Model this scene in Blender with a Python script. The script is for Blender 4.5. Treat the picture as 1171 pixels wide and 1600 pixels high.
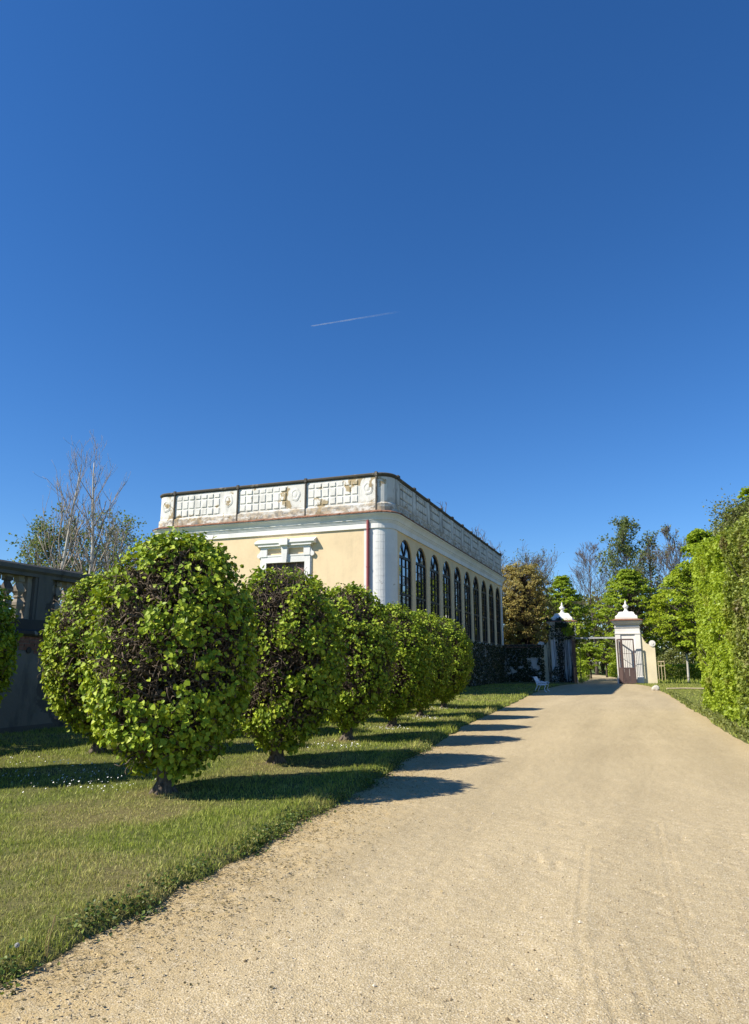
import bpy, math, random
import numpy as np
from mathutils import Vector

for o in list(bpy.data.objects):
    bpy.data.objects.remove(o)
S = bpy.context.scene
C = S.collection
PI = math.pi

# ------------------------------------------------------------------ camera
cam_d = bpy.data.cameras.new("camera")
cam = bpy.data.objects.new("camera", cam_d)
C.objects.link(cam)
S.camera = cam
cam.location = (0, 0, 1.65)
cam.rotation_euler = (PI / 2 + math.radians(12.11), 0, math.radians(20.56))
cam_d.sensor_fit = 'VERTICAL'
cam_d.sensor_height = 36.0
cam_d.lens = 1109.0 / 1600.0 * 36.0
cam_d.clip_start = 0.05
cam_d.clip_end = 9000
S.render.resolution_x = 749
S.render.resolution_y = 1024

# ------------------------------------------------------------------ sky + sun
SUN_DIR = Vector((-0.84, -0.70, 0.98)).normalized()      # towards the sun
EL = math.asin(SUN_DIR.z)
AZ = math.atan2(SUN_DIR.x, SUN_DIR.y)                    # clockwise from +Y
w = bpy.data.worlds.new("World")
S.world = w
w.use_nodes = True
nt = w.node_tree
bg = nt.nodes["Background"]
sky = nt.nodes.new("ShaderNodeTexSky")
sky.sky_type = 'NISHITA'
sky.sun_disc = False
sky.sun_elevation = EL
sky.sun_rotation = AZ
sky.altitude = 0
sky.air_density = 1.0
sky.dust_density = 0.0
sky.ozone_density = 8.0
hs = nt.nodes.new("ShaderNodeHueSaturation")
hs.inputs["Hue"].default_value = 0.505
hs.inputs["Saturation"].default_value = 1.16
nt.links.new(sky.outputs[0], hs.inputs["Color"])
nt.links.new(hs.outputs[0], bg.inputs[0])
bg.inputs[1].default_value = 0.096
sd = bpy.data.lights.new("sun", 'SUN')
sd.energy = 5.0
sd.angle = math.radians(0.53)
sd.color = (1.0, 0.93, 0.80)
so = bpy.data.objects.new("sun", sd)
C.objects.link(so)
so.rotation_euler = (-SUN_DIR).to_track_quat('-Z', 'Y').to_euler()
S.view_settings.view_transform = 'Standard'
S.view_settings.look = 'None'
S.view_settings.exposure = 0.63
S.view_settings.gamma = 1
S.view_settings.use_curve_mapping = False


# ------------------------------------------------------------------ helpers
def norm(a):
    return a / np.maximum(np.linalg.norm(a, axis=-1, keepdims=True), 1e-9)


def vnoise(p, scale, seed=0):
    """value noise 0..1 on an (n,3) array"""
    p = np.asarray(p, float) / scale + 1000.0 + seed * 17.31
    i = np.floor(p).astype(np.int64)
    f = p - i
    f = f * f * (3 - 2 * f)

    def h(a, b, c):
        n = (a * 374761393 + b * 668265263 + c * 2147483647 + seed * 1013904223) & 0xffffffff
        n = ((n ^ (n >> 13)) * 1274126177) & 0xffffffff
        n = (n ^ (n >> 16)) & 0xffffffff
        return n / 4294967295.0
    r = 0
    for dx in (0, 1):
        for dy in (0, 1):
            for dz in (0, 1):
                wt = (f[:, 0] if dx else 1 - f[:, 0]) * (f[:, 1] if dy else 1 - f[:, 1]) * (f[:, 2] if dz else 1 - f[:, 2])
                r = r + wt * h(i[:, 0] + dx, i[:, 1] + dy, i[:, 2] + dz)
    return r


def n2(x, y, scale, seed=0):
    return vnoise(np.stack([x, y, np.zeros_like(x)], 1), scale, seed)


class MB:
    def __init__(s):
        s.v, s.f, s.n, s.at = [], [], 0, []

    def add(s, v, faces, attr=None):
        v = np.asarray(v, float).reshape(-1, 3)
        if not isinstance(faces, (list, tuple)) or (len(faces) and not isinstance(faces[0], np.ndarray)):
            by = {}
            for f in faces:
                by.setdefault(len(f), []).append(f)
            faces = [np.array(a) for a in by.values()]
        for f in faces:
            s.f.append(np.asarray(f, np.int64) + s.n)
        s.v.append(v)
        s.at.append(np.zeros(len(v)) if attr is None else np.asarray(attr, float))
        s.n += len(v)
        return s

    def box(s, x0, x1, y0, y1, z0, z1):
        v = [(x, y, z) for z in (z0, z1) for y in (y0, y1) for x in (x0, x1)]
        return s.add(v, [(0, 2, 3, 1), (4, 5, 7, 6), (0, 1, 5, 4), (2, 6, 7, 3), (0, 4, 6, 2), (1, 3, 7, 5)])

    def bar(s, a, b, wd, hg, up=(0, 0, 1)):
        a, b, up = np.array(a, float), np.array(b, float), np.array(up, float)
        d = norm(b - a)
        sd_ = np.cross(d, up)
        if np.linalg.norm(sd_) < 1e-4:
            sd_ = np.cross(d, (1, 0, 0))
        sd_ = norm(sd_)
        u = np.cross(sd_, d)
        v = [p + sd_ * wd / 2 * i + u * hg / 2 * j for p in (a, b) for i, j in ((-1, -1), (1, -1), (1, 1), (-1, 1))]
        return s.add(v, [(3, 2, 1, 0), (4, 5, 6, 7), (0, 1, 5, 4), (1, 2, 6, 5), (2, 3, 7, 6), (3, 0, 4, 7)])

    def tubes(s, P, R, sides=3, attr=None):
        """P (n,k,3) polylines, R (n,k) radii"""
        P, R = np.asarray(P, float), np.asarray(R, float)
        n, k, _ = P.shape
        d = norm(P[:, -1] - P[:, 0] + 1e-6)
        ref = np.where(np.abs(d[:, 2:3]) < 0.8, np.array([[0, 0, 1.0]]), np.array([[1.0, 0, 0]]))
        u = norm(np.cross(d, ref))
        v = np.cross(d, u)
        a = np.arange(sides) / sides * 2 * PI
        ring = np.cos(a)[None, :, None] * u[:, None] + np.sin(a)[None, :, None] * v[:, None]
        V = P[:, :, None, :] + R[:, :, None, None] * ring[:, None]
        idx = np.arange(n * k * sides).reshape(n, k, sides)
        A, B = idx[:, :-1], idx[:, 1:]
        q = np.stack([A, np.roll(A, -1, 2), np.roll(B, -1, 2), B], -1).reshape(-1, 4)
        cap = idx[:, -1, ::1].reshape(-1, sides)
        cap0 = idx[:, 0, ::-1].reshape(-1, sides)
        at = None if attr is None else np.repeat(attr, k * sides)
        return s.add(V.reshape(-1, 3), [q, cap, cap0], at)

    def path(s, pts, r, sides=6, closed=False):
        """one tube whose rings follow the line"""
        pts = np.asarray(pts, float)
        n = len(pts)
        r = np.broadcast_to(np.asarray(r, float), (n,))
        t = np.gradient(pts, axis=0) if not closed else np.roll(pts, -1, 0) - np.roll(pts, 1, 0)
        t = norm(t)
        u = np.cross(t[0], (0.31, 0.17, 0.93))
        V = []
        for i in range(n):
            u = u - t[i] * np.dot(u, t[i])
            u = norm(u)
            v = np.cross(t[i], u)
            for j in range(sides):
                a = 2 * PI * j / sides
                V.append(pts[i] + r[i] * (math.cos(a) * u + math.sin(a) * v))
        F = []
        for i in range(n if closed else n - 1):
            i2 = (i + 1) % n
            for j in range(sides):
                j2 = (j + 1) % sides
                F.append((i * sides + j, i * sides + j2, i2 * sides + j2, i2 * sides + j))
        if not closed:
            F.append(tuple(range(sides))[::-1])
            F.append(tuple((n - 1) * sides + j for j in range(sides)))
        return s.add(V, F)

    def lathe(s, prof, c=(0, 0, 0), sides=24, square=False):
        V, F = [], []
        for r, z in prof:
            for j in range(sides):
                a = 2 * PI * (j + .5) / sides
                k = 1 / max(abs(math.cos(a)), abs(math.sin(a))) if square else 1
                V.append((c[0] + r * k * math.cos(a), c[1] + r * k * math.sin(a), c[2] + z))
        for i in range(len(prof) - 1):
            for j in range(sides):
                j2 = (j + 1) % sides
                F.append((i * sides + j, i * sides + j2, (i + 1) * sides + j2, (i + 1) * sides + j))
        F.append(tuple(range(sides))[::-1])
        F.append(tuple((len(prof) - 1) * sides + j for j in range(sides)))
        return s.add(V, F)

    def prism(s, poly, axis, a, b):
        """poly of 2D points extruded along axis from a to b ('x': (y,z), 'y': (x,z), 'z': (x,y))"""
        n = len(poly)
        V = []
        for t in (a, b):
            for p, q in poly:
                V.append({'x': (t, p, q), 'y': (p, t, q), 'z': (p, q, t)}[axis])
        F = [tuple(range(n)), tuple(range(2 * n - 1, n - 1, -1))]
        F += [(i, i + n, (i + 1) % n + n, (i + 1) % n) for i in range(n)]
        return s.add(V, F)

    def mesh(s, name, off=(0, 0, 0), smooth=False, attr=None):
        V = np.concatenate(s.v) - np.asarray(off, float)
        me = bpy.data.meshes.new(name)
        me.vertices.add(len(V))
        me.vertices.foreach_set("co", V.astype(np.float32).ravel())
        lens = np.concatenate([np.full(len(f), f.shape[1]) for f in s.f])
        loops = np.concatenate([f.ravel() for f in s.f])
        me.loops.add(len(loops))
        me.loops.foreach_set("vertex_index", loops.astype(np.int32))
        me.polygons.add(len(lens))
        st = np.concatenate([[0], np.cumsum(lens)[:-1]])
        me.polygons.foreach_set("loop_start", st.astype(np.int32))
        me.polygons.foreach_set("use_smooth", np.full(len(lens), smooth))
        if attr:
            a = me.attributes.new(attr, 'FLOAT', 'POINT')
            a.data.foreach_set("value", np.concatenate(s.at).astype(np.float32))
        me.update(calc_edges=True)
        me.validate()
        return me

    def build(s, name, m, parent=None, smooth=False, attr=None, kind=None, label=None, fix=False):
        off = (0, 0, 0)
        p = parent
        while p is not None:
            off = tuple(off[i] + p.location[i] for i in range(3))
            p = p.parent
        me = s.mesh(name, off, smooth, attr)
        me.materials.append(m)
        if fix:
            import bmesh
            b = bmesh.new(); b.from_mesh(me)
            bmesh.ops.recalc_face_normals(b, faces=b.faces); b.to_mesh(me); b.free()
        o = bpy.data.objects.new(name, me)
        C.objects.link(o)
        if parent:
            o.parent = parent
        if kind:
            o['kind'] = kind
        if label:
            o['label'] = label
        return o


def tag(o, label, cat, group=None):
    o['label'] = label
    o['category'] = cat
    if group:
        o['group'] = group
    return o


def thing(name, label, cat, loc=(0, 0, 0), group=None, rz=0):
    o = bpy.data.objects.new(name, None)
    o.empty_display_size = .3
    C.objects.link(o)
    o.location = loc
    o.rotation_euler = (0, 0, rz)
    return tag(o, label, cat, group)


def share(me, name, parent, loc=(0, 0, 0), rot=(0, 0, 0), scale=(1, 1, 1)):
    o = bpy.data.objects.new(name, me)
    C.objects.link(o)
    o.parent = parent
    o.location = loc
    o.rotation_euler = rot
    o.scale = scale
    return o


def dup(root, loc, rz, scale, label, group=None):
    r = root.copy()
    C.objects.link(r)
    r.location = loc
    r.rotation_euler = (0, 0, rz)
    r.scale = scale
    r['label'] = label
    if group:
        r['group'] = group
    for ch in list(root.children):
        c = ch.copy()
        C.objects.link(c)
        c.parent = r
    return r


# ------------------------------------------------------------------ materials
def mat(name, col=(.5, .5, .5), rough=.8, spec=.3, metal=0):
    m = bpy.data.materials.new(name)
    m.use_nodes = True
    b = m.node_tree.nodes["Principled BSDF"]
    b.inputs["Base Color"].default_value = (*col, 1)
    b.inputs["Roughness"].default_value = rough
    b.inputs["Specular IOR Level"].default_value = spec
    b.inputs["Metallic"].default_value = metal
    return m


class NG:
    """tiny node-graph helper"""
    def __init__(s, m):
        s.m = m
        s.t = m.node_tree
        s.b = s.t.nodes["Principled BSDF"]
        s.out = s.t.nodes["Material Output"]
        g = s.t.nodes.new("ShaderNodeNewGeometry")
        s.pos = g.outputs["Position"]
        s.rnd = g.outputs["Random Per Island"]
        s.nrm = g.outputs["Normal"]

    def n(s, typ, **kw):
        nd = s.t.nodes.new(typ)
        for k, v in kw.items():
            setattr(nd, k, v)
        return nd

    def l(s, a, b):
        s.t.links.new(a, b)

    def scaled(s, sc):
        v = s.n("ShaderNodeVectorMath", operation='MULTIPLY')
        s.l(s.pos, v.inputs[0])
        v.inputs[1].default_value = sc
        return v.outputs[0]

    def noise(s, scale, detail=4, rough=.55, vec=None, dist=0):
        nd = s.n("ShaderNodeTexNoise")
        s.l(vec or s.pos, nd.inputs["Vector"])
        nd.inputs["Scale"].default_value = scale
        nd.inputs["Detail"].default_value = detail
        nd.inputs["Roughness"].default_value = rough
        nd.inputs["Distortion"].default_value = dist
        return nd.outputs["Fac"]

    def voro(s, scale, vec=None, feature='F1', out="Distance"):
        nd = s.n("ShaderNodeTexVoronoi", feature=feature)
        s.l(vec or s.pos, nd.inputs["Vector"])
        nd.inputs["Scale"].default_value = scale
        return nd.outputs[out]

    def ramp(s, fac, stops, interp='LINEAR'):
        r = s.n("ShaderNodeValToRGB")
        s.l(fac, r.inputs[0])
        cr = r.color_ramp
        cr.interpolation = interp
        while len(cr.elements) < len(stops):
            cr.elements.new(.5)
        for e, (p, c) in zip(cr.elements, stops):
            e.position = p
            c = c if hasattr(c, '__len__') else (c, c, c)
            e.color = (*c, 1)
        return r.outputs[0]

    def mix(s, fac, a, b, typ='MIX'):
        mx = s.n("ShaderNodeMix", data_type='RGBA', blend_type=typ)
        for v, i in ((fac, 0), (a, 6), (b, 7)):
            if isinstance(v, (int, float)):
                mx.inputs[i].default_value = v
            elif isinstance(v, tuple):
                mx.inputs[i].default_value = (*v, 1)
            else:
                s.l(v, mx.inputs[i])
        return mx.outputs[2]

    def math(s, op, a, b=0.0):
        nd = s.n("ShaderNodeMath", operation=op)
        for v, i in ((a, 0), (b, 1)):
            if isinstance(v, (int, float)):
                nd.inputs[i].default_value = v
            else:
                s.l(v, nd.inputs[i])
        return nd.outputs[0]

    def sep(s):
        x = s.n("ShaderNodeSeparateXYZ")
        s.l(s.pos, x.inputs[0])
        return x.outputs

    def attr(s, name):
        a = s.n("ShaderNodeAttribute")
        a.attribute_name = name
        return a.outputs["Fac"]

    def bump(s, h, strength=.3, dist=.02):
        b = s.n("ShaderNodeBump")
        b.inputs["Strength"].default_value = strength
        b.inputs["Distance"].default_value = dist
        s.l(h, b.inputs["Height"])
        s.l(b.outputs[0], s.b.inputs["Normal"])

    def base(s, c):
        s.l(c, s.b.inputs["Base Color"])
        return s.m


def leaf_mat(name, stops, trans=.4, tint=(1.25, 1.2, .5), rough=.45, patch=None, spec=.25):
    g = NG(mat(name, rough=rough, spec=spec))
    c = g.ramp(g.rnd, stops)
    if patch:
        sc, col, lo, hi = patch
        c = g.mix(g.ramp(g.noise(sc, 3), [(lo, 0), (hi, 1)]), c, col)
    g.base(c)
    tr = g.n("ShaderNodeBsdfTranslucent")
    g.l(g.mix(1.0, c, tint, 'MULTIPLY'), tr.inputs[0])
    ms = g.n("ShaderNodeMixShader")
    ms.inputs[0].default_value = trans
    g.l(g.b.outputs[0], ms.inputs[1])
    g.l(tr.outputs[0], ms.inputs[2])
    g.l(ms.outputs[0], g.out.inputs[0])
    return g.m


def bark_mat(name, a, b, sc=25, bump=.6):
    g = NG(mat(name, rough=.9, spec=.15))
    v = g.scaled((1, 1, .3))
    nn = g.noise(sc, 6, .65, v, .6)
    g.base(g.ramp(nn, [(.3, a), (.7, b)]))
    g.bump(nn, bump, .02)
    return g.m


M = {}
M['linden'] = leaf_mat('linden_leaf', [(0, (.10, .17, .013)), (.35, (.21, .30, .022)), (.75, (.33, .42, .034)), (1, (.45, .51, .06))], .17, (1.2, 1.1, .5), .5, None, .2)
M['twig'] = bark_mat('linden_twig', (.030, .023, .018), (.22, .17, .125), 60, .3)
M['bark'] = bark_mat('linden_bark', (.05, .04, .03), (.22, .18, .14), 30)
M['maple'] = leaf_mat('maple_leaf', [(0, (.16, .24, .02)), (.5, (.28, .38, .03)), (1, (.40, .49, .05))], .4)
M['maple_y'] = leaf_mat('maple_leaf_yellow', [(0, (.20, .27, .02)), (.5, (.33, .42, .032)), (1, (.44, .52, .05))], .4)
M['deep'] = leaf_mat('shrub_leaf', [(0, (.03, .06, .012)), (.5, (.06, .10, .02)), (1, (.10, .15, .03))], .3)
M['olive'] = leaf_mat('olive_leaf', [(0, (.10, .12, .032)), (.5, (.18, .21, .055)), (1, (.27, .29, .09))], .35)
M['soft'] = leaf_mat('pale_leaf', [(0, (.10, .14, .05)), (.5, (.17, .22, .08)), (1, (.24, .29, .12))], .4)
M['brown'] = leaf_mat('copper_leaf', [(0, (.19, .15, .045)), (.45, (.33, .265, .08)), (.8, (.34, .32, .09)), (1, (.50, .44, .16))], .38, (1.2, 1.0, .5))
M['hedge'] = leaf_mat('hornbeam_leaf', [(0, (.18, .26, .022)), (.5, (.32, .42, .04)), (1, (.44, .53, .07))], .42,
                      patch=(.9, (.22, .19, .06), .58, .80))
M['hedge_d'] = leaf_mat('yew_leaf', [(0, (.10, .14, .025)), (.5, (.22, .28, .045)), (1, (.36, .41, .09))], .35,
                        patch=(.8, (.17, .135, .07), .52, .72))
M['ivy'] = leaf_mat('ivy_leaf', [(0, (.012, .022, .009)), (.6, (.028, .045, .014)), (1, (.07, .085, .03))], .2, spec=.3)
M['weed'] = leaf_mat('weed_leaf', [(0, (.03, .06, .014)), (.5, (.08, .13, .022)), (.8, (.16, .22, .035)), (1, (.30, .28, .09))], .25, spec=.35)
M['bare'] = bark_mat('grey_bark', (.075, .062, .055), (.17, .145, .125), 20)
M['birch'] = bark_mat('pale_bark', (.30, .28, .25), (.58, .55, .49), 6)
M['birch_twig'] = bark_mat('birch_twig', (.16, .135, .115), (.33, .29, .25), 20)
M['treebark'] = bark_mat('tree_bark', (.045, .035, .03), (.12, .10, .08), 20)


def plaster(name, base, stains, bump=.15, soot=0, dirt_z=None):
    g = NG(mat(name, base, .9, .1))
    n1 = g.noise(1.3, 6, .6)
    n_ = g.noise(9, 5, .6)
    c = g.mix(g.ramp(n_, [(.3, .0), (.75, .25)]), base, tuple(x * .82 for x in base))
    c = g.mix(1.0, c, g.ramp(g.noise(.55, 4, .6), [(.35, .90), (.62, 1.03)]), 'MULTIPLY')
    if stains:
        th, col = stains
        f = g.ramp(g.noise(1.1, 7, .62, None, .4), [(th, 0), (th + .03, 1)])
        c = g.mix(f, c, g.mix(g.noise(14, 5), tuple(x * .75 for x in col), col))
    if soot:
        f = g.ramp(g.noise(2.2, 6, .65, g.scaled((1, 1, .35))), [(.5, 0), (.72, soot)])
        c = g.mix(f, c, (.09, .085, .075))
    if dirt_z:
        z = g.sep()[2]
        zz = g.math('ADD', z, g.math('MULTIPLY', g.math('SUBTRACT', g.noise(1.6, 5, .7), .5), dirt_z[2]))
        f = g.ramp(g.math('DIVIDE', g.math('SUBTRACT', zz, dirt_z[0]), dirt_z[1] - dirt_z[0]), [(0, 1), (1, 0)])
        pt = g.ramp(g.noise(2.6, 6, .7, g.scaled((.7, .7, 1.6)), .5), [(.42, .10), (.50, 1)])
        f = g.math('MULTIPLY', f, pt)
        c = g.mix(g.math('MULTIPLY', f, dirt_z[3]), c, g.mix(g.ramp(g.noise(4, 4), [(.35, 0), (.6, 1)]), (.10, .09, .08), (.46, .35, .22)))
    g.base(c)
    g.bump(g.math('ADD', n_, g.math('MULTIPLY', n1, 1.5)), bump, .02)
    return g.m


M['white'] = plaster('white_plaster', (.78, .77, .74), None, .15, .10)
M['white_corner'] = plaster('white_corner_plaster', (.78, .77, .74), (.645, (.47, .43, .36)), .2)
M['parapet'] = plaster('peeling_white_plaster', (.76, .74, .69), (.57, (.46, .36, .22)), .3, .35, (9.86, 10.2, 1.1, .8))
M['block'] = plaster('relief_plaster', (.78, .76, .71), (.57, (.50, .40, .25)), .3, .3)
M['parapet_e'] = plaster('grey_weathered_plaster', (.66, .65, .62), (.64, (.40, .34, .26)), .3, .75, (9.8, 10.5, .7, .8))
M['gapshade'] = plaster('sooty_gap_shade_plaster', (.22, .215, .20), (.55, (.45, .43, .40)), .3, .6)  # dark base paints the gap shade behind the relief blocks, soot streaks over it
M['yellow'] = plaster('yellow_plaster', (.76, .60, .38), None, .12, .13)
M['yellow_g'] = plaster('pale_yellow_plaster', (.78, .68, .47), None, .12)
M['coping'] = plaster('dark_coping_stone', (.11, .10, .085), (.6, (.26, .23, .19)), .4)
M['whitegate'] = plaster('gate_white_plaster', (.80, .77, .72), (.76, (.55, .46, .34)), .2)
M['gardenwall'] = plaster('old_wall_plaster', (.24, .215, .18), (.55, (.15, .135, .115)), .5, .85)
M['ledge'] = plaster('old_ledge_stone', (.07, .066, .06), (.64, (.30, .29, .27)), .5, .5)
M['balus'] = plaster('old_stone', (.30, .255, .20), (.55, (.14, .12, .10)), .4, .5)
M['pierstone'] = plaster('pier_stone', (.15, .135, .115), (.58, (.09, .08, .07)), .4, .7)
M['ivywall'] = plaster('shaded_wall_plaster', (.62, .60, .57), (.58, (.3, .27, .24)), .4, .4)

g = NG(mat('terracotta', (.35, .15, .08), .85, .15))
g.base(g.ramp(g.noise(6, 5, .7), [(.3, (.12, .075, .055)), (.55, (.29, .145, .095)), (.8, (.38, .25, .18))]))
M['tile'] = g.m
g = NG(mat('brick_red', (.3, .12, .08), .9, .1))
g.base(g.ramp(g.noise(3.5, 5, .7), [(.3, (.14, .07, .05)), (.55, (.30, .14, .095)), (.8, (.42, .36, .30))]))
g.bump(g.noise(60, 5), .4, .01)
M['brick'] = g.m
M['pipe'] = mat('red_brown_paint', (.30, .075, .07), .5, .4)
M['frame'] = mat('black_window_paint', (.018, .018, .020), .5, .4)
g = NG(mat('old_window_glass', (.010, .012, .013), .03, 1.0))
g.b.inputs["IOR"].default_value = 2.6
g.bump(g.noise(1.8, 2), .05, .03)
M['glass'] = g.m
M['shutter'] = mat('brown_shutter_paint', (.11, .075, .065), .6, .3)
M['tracery'] = mat('pale_tracery_paint', (.42, .27, .23), .6, .3)
M['leafgate'] = mat('gate_brown_paint', (.105, .070, .064), .55, .35)
M['dark_iron'] = mat('dark_iron', (.03, .03, .033), .5, .4)
M['greybeam'] = bark_mat('grey_weathered_beam', (.30, .30, .30), (.52, .52, .50), 8, .2)
M['benchwhite'] = mat('white_iron_paint', (.80, .82, .85), .4, .4)
M['stone'] = plaster('pale_stone', (.62, .58, .50), None, .4)
M['wood'] = bark_mat('pale_wood', (.40, .32, .20), (.62, .52, .36), 8, .2)
M['petal'] = mat('daisy_petal', (.85, .85, .83), .7, .2)
M['puff'] = mat('dandelion_fluff', (.45, .44, .41), .9, .1)
M['straw'] = leaf_mat('dry_straw', [(0, (.36, .27, .11)), (1, (.52, .42, .20))], .25, (1.1, 1, .8))
M['lime'] = plaster('limewashed_bark', (.50, .47, .42), (.6, (.25, .22, .18)), .5)

# sand
g = NG(mat('sandy_gravel', (.5, .4, .27), .95, .1))
big = g.noise(.55, 5, .6)
fine = g.noise(70, 3, .7)
mid = g.noise(9, 6, .65)
c = g.ramp(big, [(.3, (.385, .305, .174)), (.7, (.48, .388, .230))])
c = g.mix(.52, c, g.ramp(fine, [(.25, (.20, .155, .085)), (.5, (.455, .365, .218)), (.72, (.70, .59, .39))]))
c = g.mix(g.ramp(mid, [(.3, .35), (.6, 0)]), c, (.37, .29, .175))
grain = g.voro(130, out="Color")
sepc = g.n("ShaderNodeSeparateColor")
g.l(grain, sepc.inputs[0])
c = g.mix(g.ramp(sepc.outputs[0], [(.82, 0), (.86, .55)]), c, (.66, .58, .44))
c = g.mix(g.ramp(sepc.outputs[1], [(.9, 0), (.93, .6)]), c, (.19, .14, .08))
smud = g.noise(5.5, 3, .6, g.scaled((1, 2.2, 1)), .5)
edge = g.attr('edge')       # how much dry litter lies on it
c = g.mix(g.math('MULTIPLY', edge, g.ramp(g.noise(7, 5, .7), [(.35, 0), (.6, .75)])), c, g.mix(g.noise(22, 4), (.36, .24, .085), (.55, .40, .18)))
wear = g.noise(1.0, 3, .5, g.scaled((1.1, .10, 1)))
c = g.mix(1.0, c, g.ramp(wear, [(.35, .90), (.65, 1.07)]), 'MULTIPLY')
c = g.mix(g.math('MULTIPLY', g.ramp(edge, [(.25, 0), (.6, 1)]), g.ramp(smud, [(.62, 0), (.70, .75)])), c, (.17, .15, .085))
sm2 = g.ramp(g.noise(8, 2, .5, g.scaled((1, 1.6, 1)), .3), [(.74, 0), (.78, .45)])
c = g.mix(sm2, c, (.22, .175, .105))
g.base(c)
hh = g.math('ADD', g.math('MULTIPLY', mid, 1.0), g.math('ADD', g.math('MULTIPLY', fine, .5), g.math('MULTIPLY', g.voro(95), .45)))
g.bump(hh, .62, .014)
M['sand'] = g.m
# lawn soil
g = NG(mat('lawn_soil', (.1, .12, .04), .95, .1))
nn = g.noise(16, 6, .7)
c = g.ramp(nn, [(.3, (.06, .075, .022)), (.7, (.15, .16, .05))])
c = g.mix(g.attr('dry'), c, g.ramp(g.noise(24, 5, .7), [(.3, (.10, .08, .038)), (.7, (.22, .18, .085))]))
g.base(c)
g.bump(nn, .6, .03)
M['soil'] = g.m
# grass blades: attr dry 0..1
g = NG(mat('grass_blade', rough=.55, spec=.25))
c = g.ramp(g.rnd, [(0, (.14, .195, .022)), (.5, (.28, .35, .042)), (1, (.47, .52, .10))])
d = g.ramp(g.rnd, [(0, (.30, .26, .08)), (.5, (.50, .44, .155)), (1, (.72, .64, .28))])
c = g.mix(g.attr('dry'), c, d)
g.base(c)
tr = g.n("ShaderNodeBsdfTranslucent")
g.l(c, tr.inputs[0])
ms = g.n("ShaderNodeMixShader")
ms.inputs[0].default_value = .3
g.l(g.b.outputs[0], ms.inputs[1]); g.l(tr.outputs[0], ms.inputs[2]); g.l(ms.outputs[0], g.out.inputs[0])
M['grass'] = g.m
# far ground
g = NG(mat('meadow', (.1, .13, .04), .95, .1))
g.base(g.ramp(g.noise(.5, 7, .7), [(.3, (.07, .10, .025)), (.55, (.12, .16, .04)), (.75, (.20, .19, .08))]))
g.bump(g.noise(10, 5), .6, .05)
M['meadow'] = g.m
# contrail: thin cloud
g = NG(mat('ice_cloud', (.9, .9, .9), 1, 0))
tp = g.n("ShaderNodeBsdfTransparent")
ms = g.n("ShaderNodeMixShader")
g.l(g.math('MULTIPLY', g.attr('thick'), g.ramp(g.noise(.02, 4), [(.3, .5), (.7, 1)])), ms.inputs[0])
g.l(tp.outputs[0], ms.inputs[1]); g.l(g.b.outputs[0], ms.inputs[2]); g.l(ms.outputs[0], g.out.inputs[0])
M['contrail'] = g.m

# ------------------------------------------------------------------ ground, path, lawn
LE = np.array([(-4, -3.1), (3.18, -3.28), (4.73, -3.43), (7.84, -3.62), (11.15, -3.95), (16.9, -4.55), (23.5, -5.05), (33, -5.6), (41.5, -6.2), (48, -6.6), (60, -6.6), (64.5, -6.0), (67.5, -5.75), (70, -5.6)])
RE = np.array([(-4, 2.75), (3, 2.45), (17.2, 1.87), (25.9, 1.57), (40, 1.15), (52, .55), (60, .05), (66, -1.0), (67.5, -2.3), (70, -2.4)])


def left_edge(y):
    y = np.asarray(y, float)
    return np.interp(y, LE[:, 0], LE[:, 1]) + (n2(y, y * 0, .35, 3) - .5) * .10 + (n2(y, y * 0, 1.3, 4) - .5) * .16


def right_edge(y):
    y = np.asarray(y, float)
    return np.interp(y, RE[:, 0], RE[:, 1]) + (n2(y, y * 0, .4, 5) - .5) * .10 + (n2(y, y * 0, 1.5, 6) - .5) * .14


mb = MB()
R_ = 2500
mb.add([(-R_, -R_, -.09), (R_, -R_, -.09), (R_, R_, -.09), (-R_, R_, -.09)], [(0, 1, 2, 3)])
mb.build('ground', M['meadow'], kind='structure')


def grid_mesh(xs_fn, ys, nc):
    ys = np.asarray(ys)
    t = np.linspace(0, 1, nc)
    L, Rr = xs_fn(ys)
    X = L[:, None] * (1 - t) + Rr[:, None] * t
    Y = np.repeat(ys[:, None], nc, 1)
    idx = np.arange(len(ys) * nc).reshape(len(ys), nc)
    q = np.stack([idx[:-1, :-1], idx[:-1, 1:], idx[1:, 1:], idx[1:, :-1]], -1).reshape(-1, 4)
    return X.ravel(), Y.ravel(), q


TRACKS = [([(0, 8.65), (.03, 6.94), (.075, 5.62), (.14, 4.76), (.185, 4.36), (.25, 3.9)], .009),
          ([(.06, 8.0), (.085, 6.94), (.125, 5.7), (.185, 4.85), (.23, 4.4), (.27, 4.1)], .007),
          ([(-.65, 7.39), (-.60, 6.4), (-.57, 5.81), (-.50, 4.82), (-.43, 4.3), (-.37, 3.6)], .007),
          ([(-.29, 5.0), (-.21, 4.63), (-.16, 4.24), (-.12, 3.95)], .008),
          ([(-.40, 4.5), (-.28, 4.05), (-.20, 3.7), (-.15, 3.4)], .008),
          ([(.45, 6.5), (.50, 5.2), (.58, 4.2)], .005)]


def path_h(x, y):
    h = (n2(x, y, .9, 11) - .5) * .022 + (n2(x, y, .22, 12) - .5) * .012 + (n2(x, y, .07, 13) - .5) * .008
    return h


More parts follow.
